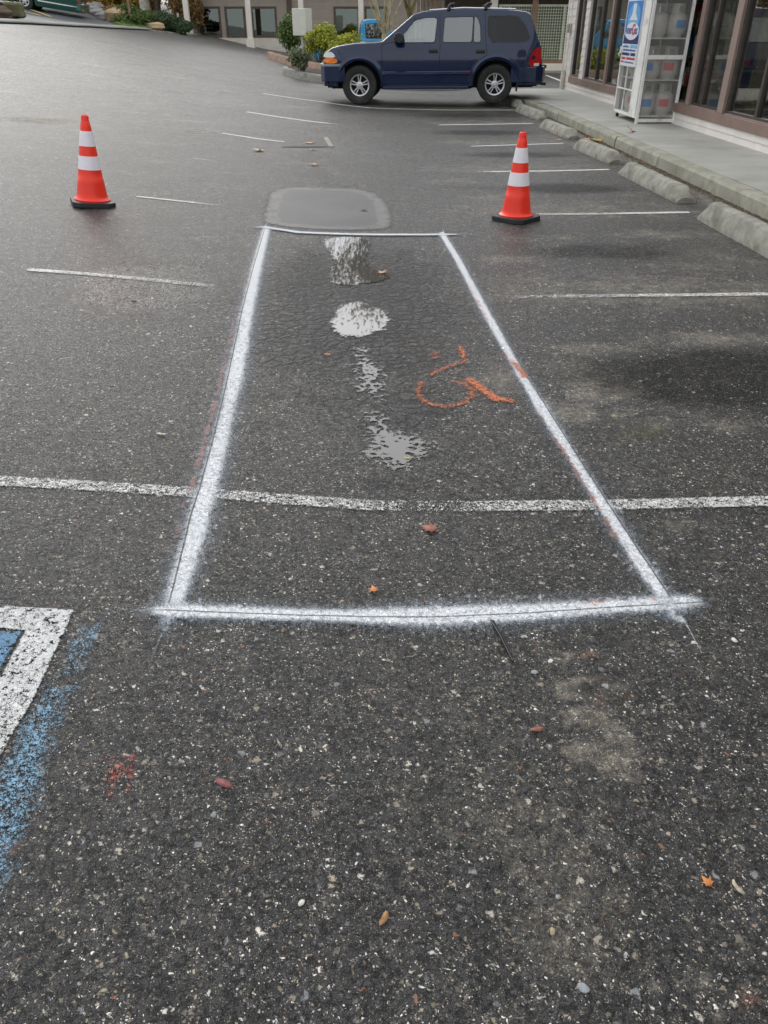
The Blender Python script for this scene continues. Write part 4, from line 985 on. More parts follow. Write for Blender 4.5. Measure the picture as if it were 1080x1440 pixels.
sf = thing('storefront_building', (5.17, 0, .153), RZ, 'pale sided storefront with tall bronze framed windows along the concrete walk', 'building')
END = 22.86
w = MB(); lap(w, -3, END, 0.0, .175, 0, .0875); w.span((.021, -3, -.3), (.16, END, .175))
w.build('base_wall', M_SIDE, sf)
MB().span((-.035, -3, .175), (.16, 22.06, .305)).build('window_sill', M_SILL, sf, bevel=.004)
w = MB(); lap(w, 22.06, END, .175, 3.4, 0, .155); lap(w, 20.76, 21.10, .305, 3.4, -.002, .155); w.span((.021, 22.06, .175), (.16, END, 3.4)); w.span((.021, 20.76, .305), (.16, 21.10, 3.4))
w2 = MB(); lap(w2, 0.0, 7.5, .153 + .02, 3.4, END, .155, ax='X')
lap(w, -3, 22.04, 2.45, 3.4, -.004, .155); w.span((.021, -3, 2.45), (.16, 20.7, 3.4))
w.span((-.035, END - .06, 0), (.03, END + .03, 3.4))
w.span((.03, END - .12, 0), (8, END, 3.4)); w.span((7.9, -3, 0), (8, END, 3.4)); w.span((.03, -3.1, 0), (8, -2.95, 3.4))
w.build('wall', M_SIDE, sf)
MB().span((-.12, -3.3, 3.4), (8.2, END + .5, 3.6)).build('roof', mat('brown_roof_fascia', (.10, .075, .06), .7), sf, bevel=.01)
MB().span((.05, -3, -.0), (7.9, END - .12, .02)).build('shop_floor', M_INF, sf); MB().span((.17, -3, 2.9), (7.9, END - .13, 2.94)).build('ceiling', M_IN, sf)
WINS = [(21.10, [], 22.04, M_BRONZE, .05), (18.95, [19.79], 20.74, M_BRONZE, .055), (16.2, [17.5], 18.83, M_BRONZE, .055), (13.95, [15.0], 16.08, M_BRONZE, .055), (12.64, [13.41], 13.80, M_BRONZE, .055), (10.2, [11.46], 12.44, M_BRONZE, .06), (7.6, [8.9], 10.05, M_BRONZE, .06), (4.6, [6.0], 7.45, M_BRONZE, .06), (1.6, [3.0], 4.45, M_BRONZE, .06)]
for a0, mul, a1, fm, fw in WINS:
    f = MB(); z0, z1 = .305, 2.45
    f.span((.03, a0, z0), (.12, a0 + fw, z1)); f.span((.03, a1 - fw, z0), (.12, a1, z1)); f.span((.034, a0 + fw, z0), (.116, a1 - fw, z0 + .05)); f.span((.034, a0 + fw, z1 - .06), (.116, a1 - fw, z1))
    for c in mul: f.span((.032, c - .035, z0 + .05), (.118, c + .035, z1 - .06))
    fo = f.build('window', fm, sf, bevel=.003)
    MB().span((.070, a0 + fw, z0 + .05), (.076, a1 - fw, z1 - .06)).build('pane', M_SHOP, fo)
    lm = MB().span((.0, a0 + fw, z0 - .001), (.032, a1 - fw, z0 + .018)).build('ledge', M_TAUPE, fo)
for a, b_ in ((18.83, 18.95), (16.08, 16.20), (13.80, 13.95), (12.44, 12.64), (10.05, 10.20), (7.45, 7.6), (4.45, 4.6)):
    MB().span((-.012, a + .001, .306), (.14, b_ - .001, 2.449)).build('window_post', M_TAUPE, sf, bevel=.004)
# conduit, pipe stub and junction box on the far corner
cp = MB().tube([(-.075, 22.50, -.0), (-.075, 22.50, .42)], .055, 16).tube([(-.05, 22.36, .42), (-.05, 22.36, 3.3)], .012, 8); cp.build('drain_pipe', mat('pipe_white', (.62, .58, .50), .5), sf, smooth=True)
MB().span((-.10, 22.38, 1.22), (-.01, 22.56, 1.40)).build('junction_box', mat('box_tan', (.36, .31, .23), .6), sf, bevel=.006)
# inside: drapes, shelves and goods close to the glass
for s0 in (12.05, 12.2, 9.6, 6.4):
    d = MB(); n = 14
    vs = [(.30 + .03 * sin(k * 1.9), s0 + k * .018, z) for z in (.32, 2.5) for k in range(n)]
    d.add(vs, [(k, k + 1, n + k + 1, n + k) for k in range(n - 1)]); d.build('drape', M_OLIVE, sf)
rnd = random.Random(5); goods = [mat('goods_' + n_, c, .5) for n_, c in (('red', (.45, .04, .03)), ('blue', (.06, .12, .35)), ('white', (.6, .6, .58)), ('green', (.05, .16, .07)), ('brown', (.18, .10, .05)))]
for s0, s1 in ((20.0, 22.3), (16.5, 18.5), (9.0, 11.2), (6.0, 8.2), (12.9, 13.5)):
    sh = MB(); X0 = 1.2 if s0 != 12.9 else .55
    for z in (.35, .85, 1.35, 1.85): sh.span((X0, s0, z), (X0 + .4, s1, z + .025))
    sh.span((X0 + .4, s0, .0), (X0 + .43, s1, 2.0))
    so_ = sh.build('shelf', M_IN, sf); gb = MB()
    for z in (.375, .875, 1.375):
        y = s0 + .05
        while y < s1 - .1:
            wd = rnd.uniform(.06, .2); gb.span((X0 + .05, y, z), (X0 + .3, y + wd, z + rnd.uniform(.12, .38)), rnd.randrange(5)); y += wd + rnd.uniform(.02, .1)
    gb.build('goods', goods, so_)
MB().lathe([(.05, 0), (.055, .02), (.055, .34), (.03, .42), (.018, .46), (.018, .55), (.001, .55)], 16, c=(.24, 12.82, 1.50)).build('red_cylinder', goods[0], sf, smooth=True)
MB().span((.18, 12.72, 1.0), (.5, 13.3, 1.49)).build('display_table', M_IN, sf)

# ---------------------------------------------------------------- tank exchange cage
M_WHT = mat('cage_white_enamel', (.84, .83, .79), .45, var=.05, vs=5, dirt=(.42, .36, .28), ds=4)
M_TANK = mat('tank_offwhite', (.50, .49, .45), .45, var=.08, vs=8, dirt=(.35, .30, .24), ds=5)
CGX, CGY = 4.17, 14.28
cage = thing('tank_cage', (CGX, CGY, .153), RZ, 'white mesh cage with a blue sign on its side, standing on the walk', 'gas cage')
CW, CL, Z0, Z1 = .66, 1.28, .07, 1.86      # across (x), along (y)
fr = MB(); t_ = .045
for x in (0, CW - t_):
    fr.span((x, 0, -.0 if x == 0 else .0), (x + t_, t_, Z1)); fr.span((x, CL - t_, .06), (x + t_, CL, Z1 - .06))
for x in (0, CW - t_): fr.span((x + .001, t_, Z0), (x + t_ - .001, CL - t_, Z0 + .05)); fr.span((x + .001, t_, Z1 - .11), (x + t_ - .001, CL - t_, Z1 - .06))
for z in (.02, .92, Z1 - .045): fr.span((t_, .001, z), (CW - t_, t_ - .001, z + (.05 if z != .92 else .06)))
for z in (Z0 + .0, Z1 - .11): fr.span((t_, CL - t_ + .001, z), (CW - t_, CL - .001, z + .05))
fr.build('frame', M_WHT, cage, bevel=.004)
MB().span((-.005, .05, Z1 - .055), (CW + .005, CL - .0, Z1 + .16)).build('top_box', M_WHT, cage, bevel=.01)
MB().span((-.004, -.004, Z1 + .002), (CW + .004, .047, Z1 + .10)).build('top_rail', M_WHT, cage, bevel=.008)
shf = MB()
for z in (Z0 + .03, .62, 1.20): shf.span((t_, t_, z), (CW - t_, CL - t_, z + .012))
shf.build('shelf', M_WHT, cage)
MB().span((CW - .04, .05, .08), (CW - .03, CL - .05, Z1 - .1)).span((.05, CL - .04, .08), (CW - .05, CL - .03, Z1 - .1)).build('shade_panel', M_DARK, cage)  # near-black sheets added inside the cage to darken its interior
# solid strip, side door (mesh above is covered by the sign)
sd = MB(); sd.span((-.022, .05, .08), (-.002, .33, Z1 - .10)).build('side_panel', M_WHT, cage, bevel=.003)
door = MB()
for (a, b_, c, d) in ((.34, .375, .085, 1.76), (1.235, 1.27, .085, 1.76), (.80, .818, .12, .80), (.375, 1.235, .085, .125), (.375, 1.235, 1.72, 1.76), (.375, 1.235, .45, .47), (.375, 1.235, .79, .82)):
    door.span((-.026, a, c), (-.003, b_, d))
dr_ = door.build('door', M_WHT, cage, bevel=.002)
lt = MB().span((-.06, 1.20, .98), (-.026, 1.26, 1.08)).tube([(-.05, 1.23, 1.0), (-.075, 1.26, .96), (-.05, 1.29, .93)], .010, 8); lt.build('latch', M_WHT, dr_)
def mesh_panel(axis, u0, u1, z0, z1, pos, pitch=.050, wd=.0040, ang=1.0):
    mb = MB(); k = .62   # diamonds wider than tall
    for sgn in (1, -1):
        c = -(z1 - z0) / k if sgn > 0 else 0
        umax = (u1 - u0) + ((z1 - z0) / k if sgn < 0 else 0)
        while c < umax:
            # line u = u0 + c + sgn * (z-z0)/k
            pts = []
            za, zb = z0, z1; ua = u0 + c; ub = u0 + c + sgn * (z1 - z0) / k
            def zat(u): return z0 + sgn * (u - u0 - c) * k
            lo, hi = min(ua, ub), max(ua, ub); lo2, hi2 = max(lo, u0), min(hi, u1)
            if hi2 - lo2 > .004:
                p, q = (lo2, zat(lo2)), (hi2, zat(hi2))
                off = .0015 * sgn
                if axis == 'X': mb.bar((p[0], pos + off, p[1]), (q[0], pos + off, q[1]), .002, wd)
                else: mb.bar((pos + off, p[0], p[1]), (pos + off, q[0], q[1]), .002, wd)
            c += pitch
    return mb
M_MESH = mat('galvanised_mesh', (.50, .49, .46), .5, metal=.1, var=.1)
for z0, z1 in ((.07, .92), (.98, Z1 - .045)): mesh_panel('X', t_, CW - t_, z0, z1, .022).build('mesh_screen', M_MESH, cage, fix=False)
mesh_panel('Y', .375, 1.235, .125, .79, -.010).build('mesh_screen', M_MESH, cage, fix=False)
for x in (.04, CW - .04):
    for y in (CL - .06,):
        MB().tube([(x, y - .012, .028), (x, y + .012, .028)], .028, 12).tube([(x, y, .03), (x, y, .08)], .012, 6).build('caster', M_BLK, cage)
# the sign
def lettering(text, size, mats_, parent, loc, extr=.0015, sx=1.0, name='lettering', bold=0.0):
    c = bpy.data.curves.new('text', 'FONT'); c.body = text; c.size = size; c.extrude = extr; c.align_x = 'CENTER'; c.offset = bold
    o = bpy.data.objects.new('text', c); COL.objects.link(o); dg = bpy.context.evaluated_depsgraph_get()
    me = bpy.data.meshes.new_from_object(o.evaluated_get(dg)); bpy.data.objects.remove(o); me.materials.clear(); me.materials.append(mats_)
    r = bpy.data.objects.new(name, me); link(r, parent)
    # text plane faces -x: local text x -> -y ; text y -> z
    r.matrix_local = Matrix.Translation(loc) @ Matrix(((0, 0, -1, 0), (-sx, 0, 0, 0), (0, 1, 0, 0), (0, 0, 0, 1)))
    return r
def ink(n_, c): return mat(n_, c, .45, var=.04)
I_BLUE, I_NAVY, I_WHITE, I_CYAN, I_RED, I_SKY, I_TXT = ink('sign_blue', (.03, .20, .55)), ink('sign_navy', (.012, .03, .14)), ink('sign_white', (.72, .74, .78)), ink('sign_cyan', (.16, .45, .70)), ink('sign_red', (.60, .05, .05)), ink('sign_sky', (.10, .36, .70)), ink('sign_text', (.10, .14, .35))
y0, y1 = .345, 1.265; yc = (y0 + y1) / 2
sg = MB().span((-.034, y0, .80), (-.028, y1, 1.755)).build('sign_board', I_WHITE, cage)
X_ = -.0345
def flat(parent, a, b_, c, d, m, x, nm='panel'): return MB().add([(x, a, c), (x, b_, c), (x, b_, d), (x, a, d)], [(0, 3, 2, 1)]).build(nm, m, parent, fix=False)
flat(sg, y0 + .05, y1 - .05, 1.12, 1.72, I_BLUE, X_ - .001, 'blue_field'); flat(sg, y0 + .05, y1 - .05, 1.12, 1.24, I_NAVY, X_ - .002, 'navy_band')
dash = MB(); k = 0
for z in np.arange(.83, 1.74, .028):
    for yy in (y0 + .012, y1 - .028): dash.add([(X_ - .001, yy, z), (X_ - .001, yy + .016, z), (X_ - .001, yy + .016, z + .014), (X_ - .001, yy, z + .014)], [(0, 3, 2, 1)])
dash.build('border_dashes', I_NAVY, sg, fix=False)
glow = [(yc + .34 * cos(a) , 1.50 + .19 * sin(a)) for a in np.linspace(0, 2 * pi, 28, endpoint=False)]
MB().add([(X_ - .003, a, b_) for a, b_ in glow], [tuple(range(28))]).build('sky_disc', I_SKY, sg, fix=False)
bottle = [(-.10, 1.70), (.10, 1.70), (.11, 1.56), (.16, 1.52), (.27, 1.44), (.29, 1.40), (-.29, 1.40), (-.27, 1.44), (-.16, 1.52), (-.11, 1.56)]
MB().add([(X_ - .004, yc + a, b_) for a, b_ in bottle], [tuple(range(len(bottle)))]).build('bottle_shape', I_CYAN, sg, fix=False)
bottle2 = [(-.08, 1.68), (.08, 1.68), (.085, 1.56), (.13, 1.52), (.22, 1.455), (-.22, 1.455), (-.13, 1.52), (-.085, 1.56)]
MB().add([(X_ - .005, yc + a, b_) for a, b_ in bottle2], [tuple(range(len(bottle2)))]).build('bottle_light', I_WHITE, sg, fix=False)
ov = [(yc + .38 * cos(a), 1.30 + .125 * sin(a)) for a in np.linspace(0, 2 * pi, 32, endpoint=False)]
MB().add([(X_ - .006, a, b_) for a, b_ in ov], [tuple(range(32))]).build('white_oval', I_WHITE, sg, fix=False)
lettering('Ameri', .17, I_TXT, sg, (X_ - .008, yc + .155, 1.265), bold=.004); lettering('G', .21, I_RED, sg, (X_ - .008, yc - .10, 1.255), bold=.007); lettering('as', .17, I_TXT, sg, (X_ - .008, yc - .245, 1.265), bold=.004)
def text_rows(parent, z, h, m, segs, seed):
    """rows of print too small to read"""
    rnd = random.Random(seed); mb = MB()
    for a, b_ in segs:
        u = a
        while u < b_ - .012:
            wd = rnd.uniform(.014, .03) * (h / .03) ** .5; u2 = min(u + wd, b_)
            mb.add([(X_ - .002, y1 - u2, z), (X_ - .002, y1 - u, z), (X_ - .002, y1 - u, z + h * rnd.choice((.7, 1, 1))), (X_ - .002, y1 - u2, z + h)], [(0, 3, 2, 1)]); u = u2 + .007
    mb.build('small_print', m, parent, fix=False)
flat(sg, y0 + .05, y1 - .48, 1.06, 1.105, I_CYAN, X_ - .001)
text_rows(sg, 1.065, .03, I_TXT, [(.08, .42)], 1); text_rows(sg, 1.015, .028, I_TXT, [(.10, .80)], 2); text_rows(sg, .95, .045, I_NAVY, [(.08, .50), (.56, .84)], 3)
text_rows(sg, .892, .036, I_RED, [(.08, .30), (.36, .84)], 4); text_rows(sg, .842, .03, I_RED, [(.08, .22)], 5); text_rows(sg, .842, .022, I_TXT, [(.28, .8)], 6)
# the tanks
def make_tank(loc, label, lab):
    r = thing('gas_tank', loc, 0, label, 'gas tank', 'gas tanks on the cage shelves')
    MB().lathe([(.001, .03), (.11, .032), (.142, .07), (.152, .12), (.152, .25), (.138, .30), (.09, .335), (.03, .345), (.001, .346)], 28).build('tank_body', M_TANK, r, smooth=True)
    MB().lathe([(.105, .0), (.108, .0), (.106, .05), (.10, .05)], 24).build('foot_ring', M_TANK, r, smooth=True)
    MB().lathe([(.098, .32), (.100, .32), (.100, .455), (.094, .46), (.096, .44)], 24, a0=radians(-60), a1=radians(240)).build('collar', M_TANK, r, smooth=True)
    MB().tube([(0, 0, .34), (0, 0, .40)], .018, 8).tube([(0, 0, .40), (0, 0, .42)], .035, 10).build('valve', M_CHROME, r)
    if lab is not None: MB().lathe([(.1545, .13), (.1545, .24)], 10, a0=radians(225 + lab[1]), a1=radians(285 + lab[1])).build('label_sticker', lab[0], r, smooth=True)
    return r
labs = [(I_BLUE, 10), (I_RED, 0), (I_BLUE, -30), (I_BLUE, 15), None]
rows = ['lower', 'middle', 'top']; k = 0
cm = Matrix.Translation(cage.location) @ Matrix.Rotation(RZ, 4, 'Z')
protos = [make_tank((0, 0, 0), 'x', l) for l in labs]; used = set()
for ri, z in enumerate((Z0 + .045, .634, 1.214)):
    for xi, x in enumerate((.185, .485)):
        for yi, y in enumerate((.215, .54, .86, 1.10)):
            if yi == 3: continue
            pi_ = (ri * 2 + xi + yi * 3) % 5
            if ri == 1 and xi == 1 and yi == 0: pi_ = 1
            p = protos[pi_]; t = p if pi_ not in used else copy_tree(p); used.add(pi_)
            t.location = cm @ Vector((x, y, z)); t.rotation_euler = (0, 0, random.uniform(-.3, .3) + RZ)
            col_ = ('at the door side', 'at the window side')[xi]; dep = ('nearest the end mesh', 'second from end mesh', 'third from end mesh')[yi]
            t['label'] = f'gas tank on the {rows[ri]} shelf, {col_}, {dep}'
# ---------------------------------------------------------------- far building across the lot
YB = 45.0
def fx(px, Y=YB, py=50): return up(px, py, Y)[0]
def fz(py, Y=YB): return up(540, py, Y)[2]
M_TAN = mat('tan_lap_siding', (.44, .38, .31), .8, var=.06, vs=2); M_CREAM = mat('cream_trim', (.78, .72, .62), .7, var=.06, vs=3); M_BRN = mat('brown_window_trim', (.12, .085, .065), .6)
M_FGL = glass_mat('office_glass', (.75, .85, .78), .10, .5)
bd = thing('office_building', (fx(430), YB, 1.0), 0, 'low tan sided office building with cream posts and brown framed windows across the lot', 'building')
BX, BZ = fx(430), 1.0
def B(p): return (p[0] - BX, p[1] - YB, p[2] - BZ)
def bspan(mb, a, b_): return mb.span(B(a), B(b_))
xl, xr = fx(268), fx(590)
wn = [(279, 313), (319, 347), (355, 391), (470, 506), (513, 548)]
zs, zt_ = fz(53), fz(9)
w = MB(); edges = [xl] + [fx(p) for q in wn for p in q] + [xr]
def blap(u0, u1, z0, z1):
    mb = w; z = z0
    while z < z1 - .01:
        z2 = min(z + .2, z1); mb.add([B(v) for v in [(u0, YB - .02, z), (u1, YB - .02, z), (u1, YB - .004, z2), (u0, YB - .004, z2), (u0, YB + .1, z), (u1, YB + .1, z), (u1, YB + .1, z2), (u0, YB + .1, z2)]], [(0, 1, 2, 3), (4, 7, 6, 5), (0, 4, 5, 1), (3, 2, 6, 7), (0, 3, 7, 4), (1, 5, 6, 2)]); z = z2
for i in range(0, len(edges), 2): blap(edges[i], edges[i + 1], zs, zt_)
blap(xl, xr, zt_, zt_ + 2.0)
w.build('wall', M_TAN, bd)
bspan(MB(), (xl - .05, YB - .03, -.5), (xr, YB + .1, zs)).build('base_wall', M_CREAM, bd)
for i, (a, b_) in enumerate(wn):
    xa, xb = fx(a), fx(b_); f = MB(); t_ = .10
    for p, q in (((xa, YB - .05, zs), (xa + t_, YB + .08, zt_)), ((xb - t_, YB - .05, zs), (xb, YB + .08, zt_)), ((xa + t_, YB - .048, zs), (xb - t_, YB + .078, zs + t_)), ((xa + t_, YB - .048, zt_ - t_), (xb - t_, YB + .078, zt_))): bspan(f, p, q)
    fo = f.build('window', M_BRN, bd)
    bspan(MB(), (xa + t_, YB + .0, zs + t_), (xb - t_, YB + .01, zt_ - t_)).build('pane', M_FGL, fo)
    if i == 0:
        bl = MB()
        for z in np.arange(zs + .2, zt_ - .1, .17): bspan(bl, (xa + t_, YB + .16, z), (xa + .75, YB + .2, z + .06))
        bl.build('blind', M_CREAM, fo)
    rnd = random.Random(i)
    gb = MB()
    for k in range(5): u = rnd.uniform(xa + .2, xb - .3); bspan(gb, (u, YB + .5, zs), (u + rnd.uniform(.1, .4), YB + .8, zs + rnd.uniform(.2, .9)))
    gb.build('window_display', mat('display_%d' % i, (.25, .26, .2), .7, var=.5, vs=3), fo)
bspan(bspan(MB(), (xl, YB + 3, -.3), (xr, YB + 3.1, zt_ + 2)), (xl, YB + .11, -.3), (xr, YB + 3, zs - .1)).build('interior', M_IN, bd)
bspan(bspan(MB(), (xl, YB + .11, -.3), (xl + .1, YB + 9, zt_ + 2.0)), (xl, YB + 9, -.3), (xr + 9, YB + 9.1, zt_ + 2)).build('side_wall', M_TAN, bd)
for px in (266, 352, 425, 508, 588):
    zg = g(fx(px, YB - 1.6), YB - 1.6) - .1
    p_ = bspan(MB(), (fx(px, YB - 1.6) - .12, YB - 1.72, zg), (fx(px, YB - 1.6) + .12, YB - 1.48, zt_ + 2.0)).build('porch_post', M_CREAM, bd, bevel=.01)
    bspan(MB(), (fx(px, YB - 1.6) - .19, YB - 1.79, zg), (fx(px, YB - 1.6) + .19, YB - 1.41, zg + .45)).build('post_base', M_CREAM, p_)
bspan(MB(), (fx(409) - .12, YB - .10, .2), (fx(409) + .12, YB - .035, zt_ + 2.0)).build('downpipe', M_BRN, bd)
ze = zt_ + 2.0
rf = MB().add([B(v) for v in [(xl - .8, YB - 1.8, ze), (xr + 9, YB - 1.8, ze), (xr + 9, YB + 9.5, ze), (xl - .8, YB + 9.5, ze), (xl + 2, YB + 3.6, ze + 1.9), (xr + 7, YB + 3.6, ze + 1.9)]], [(0, 1, 5, 4), (1, 2, 5), (2, 3, 4, 5), (3, 0, 4), (0, 3, 2, 1)]).build('roof', mat('dark_shingles', (.10, .085, .075), .9, var=.25, vs=8), bd)
bspan(MB(), (xl - .8, YB - 1.84, ze - .22), (xr + 9, YB - 1.78, ze + .04)).build('fascia', M_BRN, bd)

# the nearer wing with the lattice screen
YW = 34.0
M_PLANK = mat('grey_brown_boards', (.24, .20, .16), .85, var=.2, vs=5); M_LATT = mat('pale_green_lattice', (.52, .56, .42), .7, var=.1); M_BROWN = mat('brown_post', (.25, .16, .10), .7, var=.12)
wg = thing('lattice_wing', (fx(700, YW), YW, 0), 0, 'brown and cream building wing with a pale green lattice screen behind the suv tail', 'building')
WX = fx(700, YW)
def Wp(p): return (p[0] - WX, p[1] - YW, p[2])
def wspan(mb, a, b_): return mb.span(Wp(a), Wp(b_))
zL0, zL1 = fz(84, YW), fz(9, YW); xe = 12.0
mb = MB(); x = fx(585, YW) 
while x < fx(622, YW) - .02: wspan(mb, (x, YW - .02, -.1), (x + .135, YW + .08, 2.9)); x += .15
mb.build('plank_wall', M_PLANK, wg)
wspan(MB(), (fx(622, YW), YW + 2.6, -.1), (xe, YW + 2.7, 2.9)).build('rear_wall', mat('recess_wall', (.13, .10, .075), .85, var=.2), wg)
wspan(MB(), (fx(640, YW), YW + 2.5, .0), (fx(665, YW), YW + 2.59, 2.05)).build('door', M_BRN, wg)
wspan(MB(), (fx(687, YW), YW - .10, -.1), (fx(697, YW), YW + .12, 2.9)).build('cream_post', M_CREAM, wg, bevel=.01)
wspan(MB(), (fx(745, YW), YW - .06, .1), (fx(753, YW), YW + .12, 2.9)).build('brown_post', M_BROWN, wg, bevel=.01)
wspan(MB(), (fx(607, YW), YW - .06, -.1), (fx(613, YW), YW - .022, 2.9)).build('brown_post', M_BROWN, wg)
wspan(MB(), (fx(697, YW), YW - .04, zL0 - .12), (xe, YW + .1, zL0)).build('bottom_rail', M_BROWN, wg)
wspan(MB(), (fx(690, YW), YW - .06, -.15), (xe, YW + .14, zL0 - .12)).build('base_wall', M_CREAM, wg)
la = MB(); x = fx(699, YW)
while x < xe:
    wspan(la, (x, YW, zL0), (x + .022, YW + .012, zL1)); x += .092
z = zL0 + .03
while z < zL1: wspan(la, (fx(699, YW), YW + .013, z), (xe, YW + .024, z + .022)); z += .092
la.build('lattice', M_LATT, wg)
lf = MB(); 
for px in (700, 712, 789): wspan(lf, (fx(px, YW), YW - .03, zL0), (fx(px, YW) + .07, YW - .001, zL1 + .01))
wspan(lf, (fx(699, YW), YW - .032, zL1), (xe, YW - .001, zL1 + .06))
lf.build('lattice_frame', M_LATT, wg)
for i, (x, h, c) in enumerate(((4.9, .8, (.16, .14, .05)), (6.2, .95, (.10, .13, .05)), (7.6, .7, (.2, .16, .06)))):
    wspan(MB(), (x, YW + .9, 0), (x + .8, YW + 1.5, h)).build('planter', mat('planter_%d' % i, c, .8, var=.5, vs=6), wg, bevel=.05)
wspan(MB(), (fx(583, YW) - .3, YW - .9, 2.9), (xe + .5, YW + 3, 3.1)).build('roof', M_BRN, wg)
wspan(MB(), (fx(585, YW), YW - 1.1, -.2), (xe, YW - .07, fz(101, YW - 1))).build('step_slab', M_CONC, wg)

# ---------------------------------------------------------------- planting beds, kerbs beyond the suv
M_PINK = mat('reddish_kerb', (.42, .28, .21), .9, var=.15, vs=5, dirt=(.3, .27, .22), ds=2); M_MULCH = mat('bark_mulch', (.05, .035, .022), .95, var=.4, vs=20, bump=.02, bs=25)
def bed(outline, h, name_k, mk, kw=.16, pts_label=None):
    """raised bed: kerb ring with mulch inside"""
    n = len(outline); cx = sum(p[0] for p in outline) / n; cy = sum(p[1] for p in outline) / n
    def ins(p, d): v = Vector((cx - p[0], cy - p[1])); L = v.length; return (p[0] + v.x / L * d, p[1] + v.y / L * d)
    o = outline; i1 = [ins(p, kw) for p in o]; i0 = [ins(p, .03) for p in o]
    zt = [g(*p) + h for p in o]
    vs = [(p[0], p[1], g(*p) - .1) for p in o] + [(p[0], p[1], z - .04) for p, z in zip(o, zt)] + [(p[0], p[1], z) for p, z in zip(i0, zt)] + [(p[0], p[1], z) for p, z in zip(i1, zt)] + [(p[0], p[1], z - .06) for p, z in zip(i1, zt)]
    fs = [(k * n + i, k * n + (i + 1) % n, (k + 1) * n + (i + 1) % n, (k + 1) * n + i) for k in range(4) for i in range(n)]
    MB().add(vs, fs).build('kerb', mk, smooth=True)['kind'] = 'structure'
    vs = [(p[0], p[1], z - .03) for p, z in zip(i1, zt)] + [(cx, cy, g(cx, cy) + h + .02)]
    o_ = MB().add(vs, [(i, (i + 1) % n, n) for i in range(n)]).build('planting_bed_soil', M_MULCH); o_['kind'] = 'structure'
isl = smooth_poly([(-3.15, 27.3), (-2.95, 26.0), (-2.1, 25.0), (0, 24.3), (2.2, 23.9), (2.6, 26.4), (0, 27.2), (-2.2, 28.4)], 2)
bed(isl, .19, 'island', mat('grey_island_kerb', (.30, .29, .25), .9, var=.2, vs=5, dirt=(.15, .15, .11), ds=3))
hb = smooth_poly([(-4.6, 34.8), (-4.1, 33.3), (-2.6, 31.0), (-.6, 29.8), (2.6, 29.3), (3.0, 31.6), (-.5, 32.6), (-3.2, 35.2)], 1)
bed(hb, .24, 'hedge', M_PINK)

# ---------------------------------------------------------------- plants
def leaf_mat(name, stops, rough=.55):
    m, t = newmat(name); r = t.n('ShaderNodeNewGeometry').outputs['Random Per Island']
    c = t.ramp(r, stops); out(t, t.n('ShaderNodeMixShader', {0: .25, 1: pbsdf(t, col=c, rough=rough, spec=.3), 2: t.n('ShaderNodeBsdfTranslucent', {'Color': c}).outputs[0]}).outputs[0]); return m
L_GREEN = leaf_mat('shrub_leaves', [(0, (0.054, 0.101, 0.031)), (.5, (0.109, 0.171, 0.046)), (.85, (0.186, 0.248, 0.070)), (1, (0.310, 0.341, 0.124))])
L_LIME = leaf_mat('yellow_green_leaves', [(0, (0.186, 0.232, 0.031)), (.5, (0.372, 0.419, 0.054)), (1, (0.651, 0.620, 0.093))])
L_DARK = leaf_mat('dark_shrub_leaves', [(0, (0.031, 0.062, 0.028)), (.6, (0.070, 0.116, 0.046)), (1, (0.139, 0.186, 0.078))])
L_GOLD = leaf_mat('golden_foliage', [(0, (0.155, 0.171, 0.031)), (.4, (0.388, 0.310, 0.046)), (.8, (0.651, 0.419, 0.078)), (1, (0.775, 0.341, 0.078))])
L_ORNG = leaf_mat('orange_foliage', [(0, (0.248, 0.109, 0.046)), (.4, (0.698, 0.248, 0.062)), (.8, (0.850, 0.388, 0.093)), (1, (0.850, 0.589, 0.248))])
L_BRWN = leaf_mat('brown_foliage', [(0, (0.124, 0.078, 0.046)), (.5, (0.310, 0.186, 0.078)), (1, (0.512, 0.388, 0.155))])
L_PALE = leaf_mat('grey_green_leaves', [(0, (.06, .09, .04)), (.5, (.13, .17, .08)), (.9, (.26, .28, .16)), (1, (.4, .33, .24))])
L_GRASS = leaf_mat('grass_blades', [(0, (.06, .12, .02)), (.5, (.13, .22, .04)), (1, (.25, .32, .08))])
L_RUSS = leaf_mat('russet_leaves', [(0, (.05, .028, .015)), (.6, (.10, .055, .028)), (1, (.2, .12, .05))])
M_BARK = mat('brown_bark', (.11, .085, .06), .9, var=.3, vs=14, bump=.01, bs=30); M_BIRCH = mat('pale_bark', (.50, .48, .42), .8, var=.25, vs=9, dirt=(.2, .19, .15), ds=6)
M_LICH, t = newmat('lichen_bark_backlit_top'); P_ = t.n('ShaderNodeTexCoord').outputs['Object']
zz_ = t.n('ShaderNodeSeparateXYZ', {0: P_}).outputs[2]
c_ = t.mix(t.ss(t.noise(P_, 9.0, 5), .35, .7), (.50, .44, .29), (.26, .23, .13)); c_ = t.mix(t.ss(t.m('ADD', zz_, t.noise(P_, 3.0, 2)), 2.8, 4.2), c_, (.055, .038, .025))  # upper branches darkened in the colour to stand in for backlight
out(t, pbsdf(t, col=c_, rough=.85))

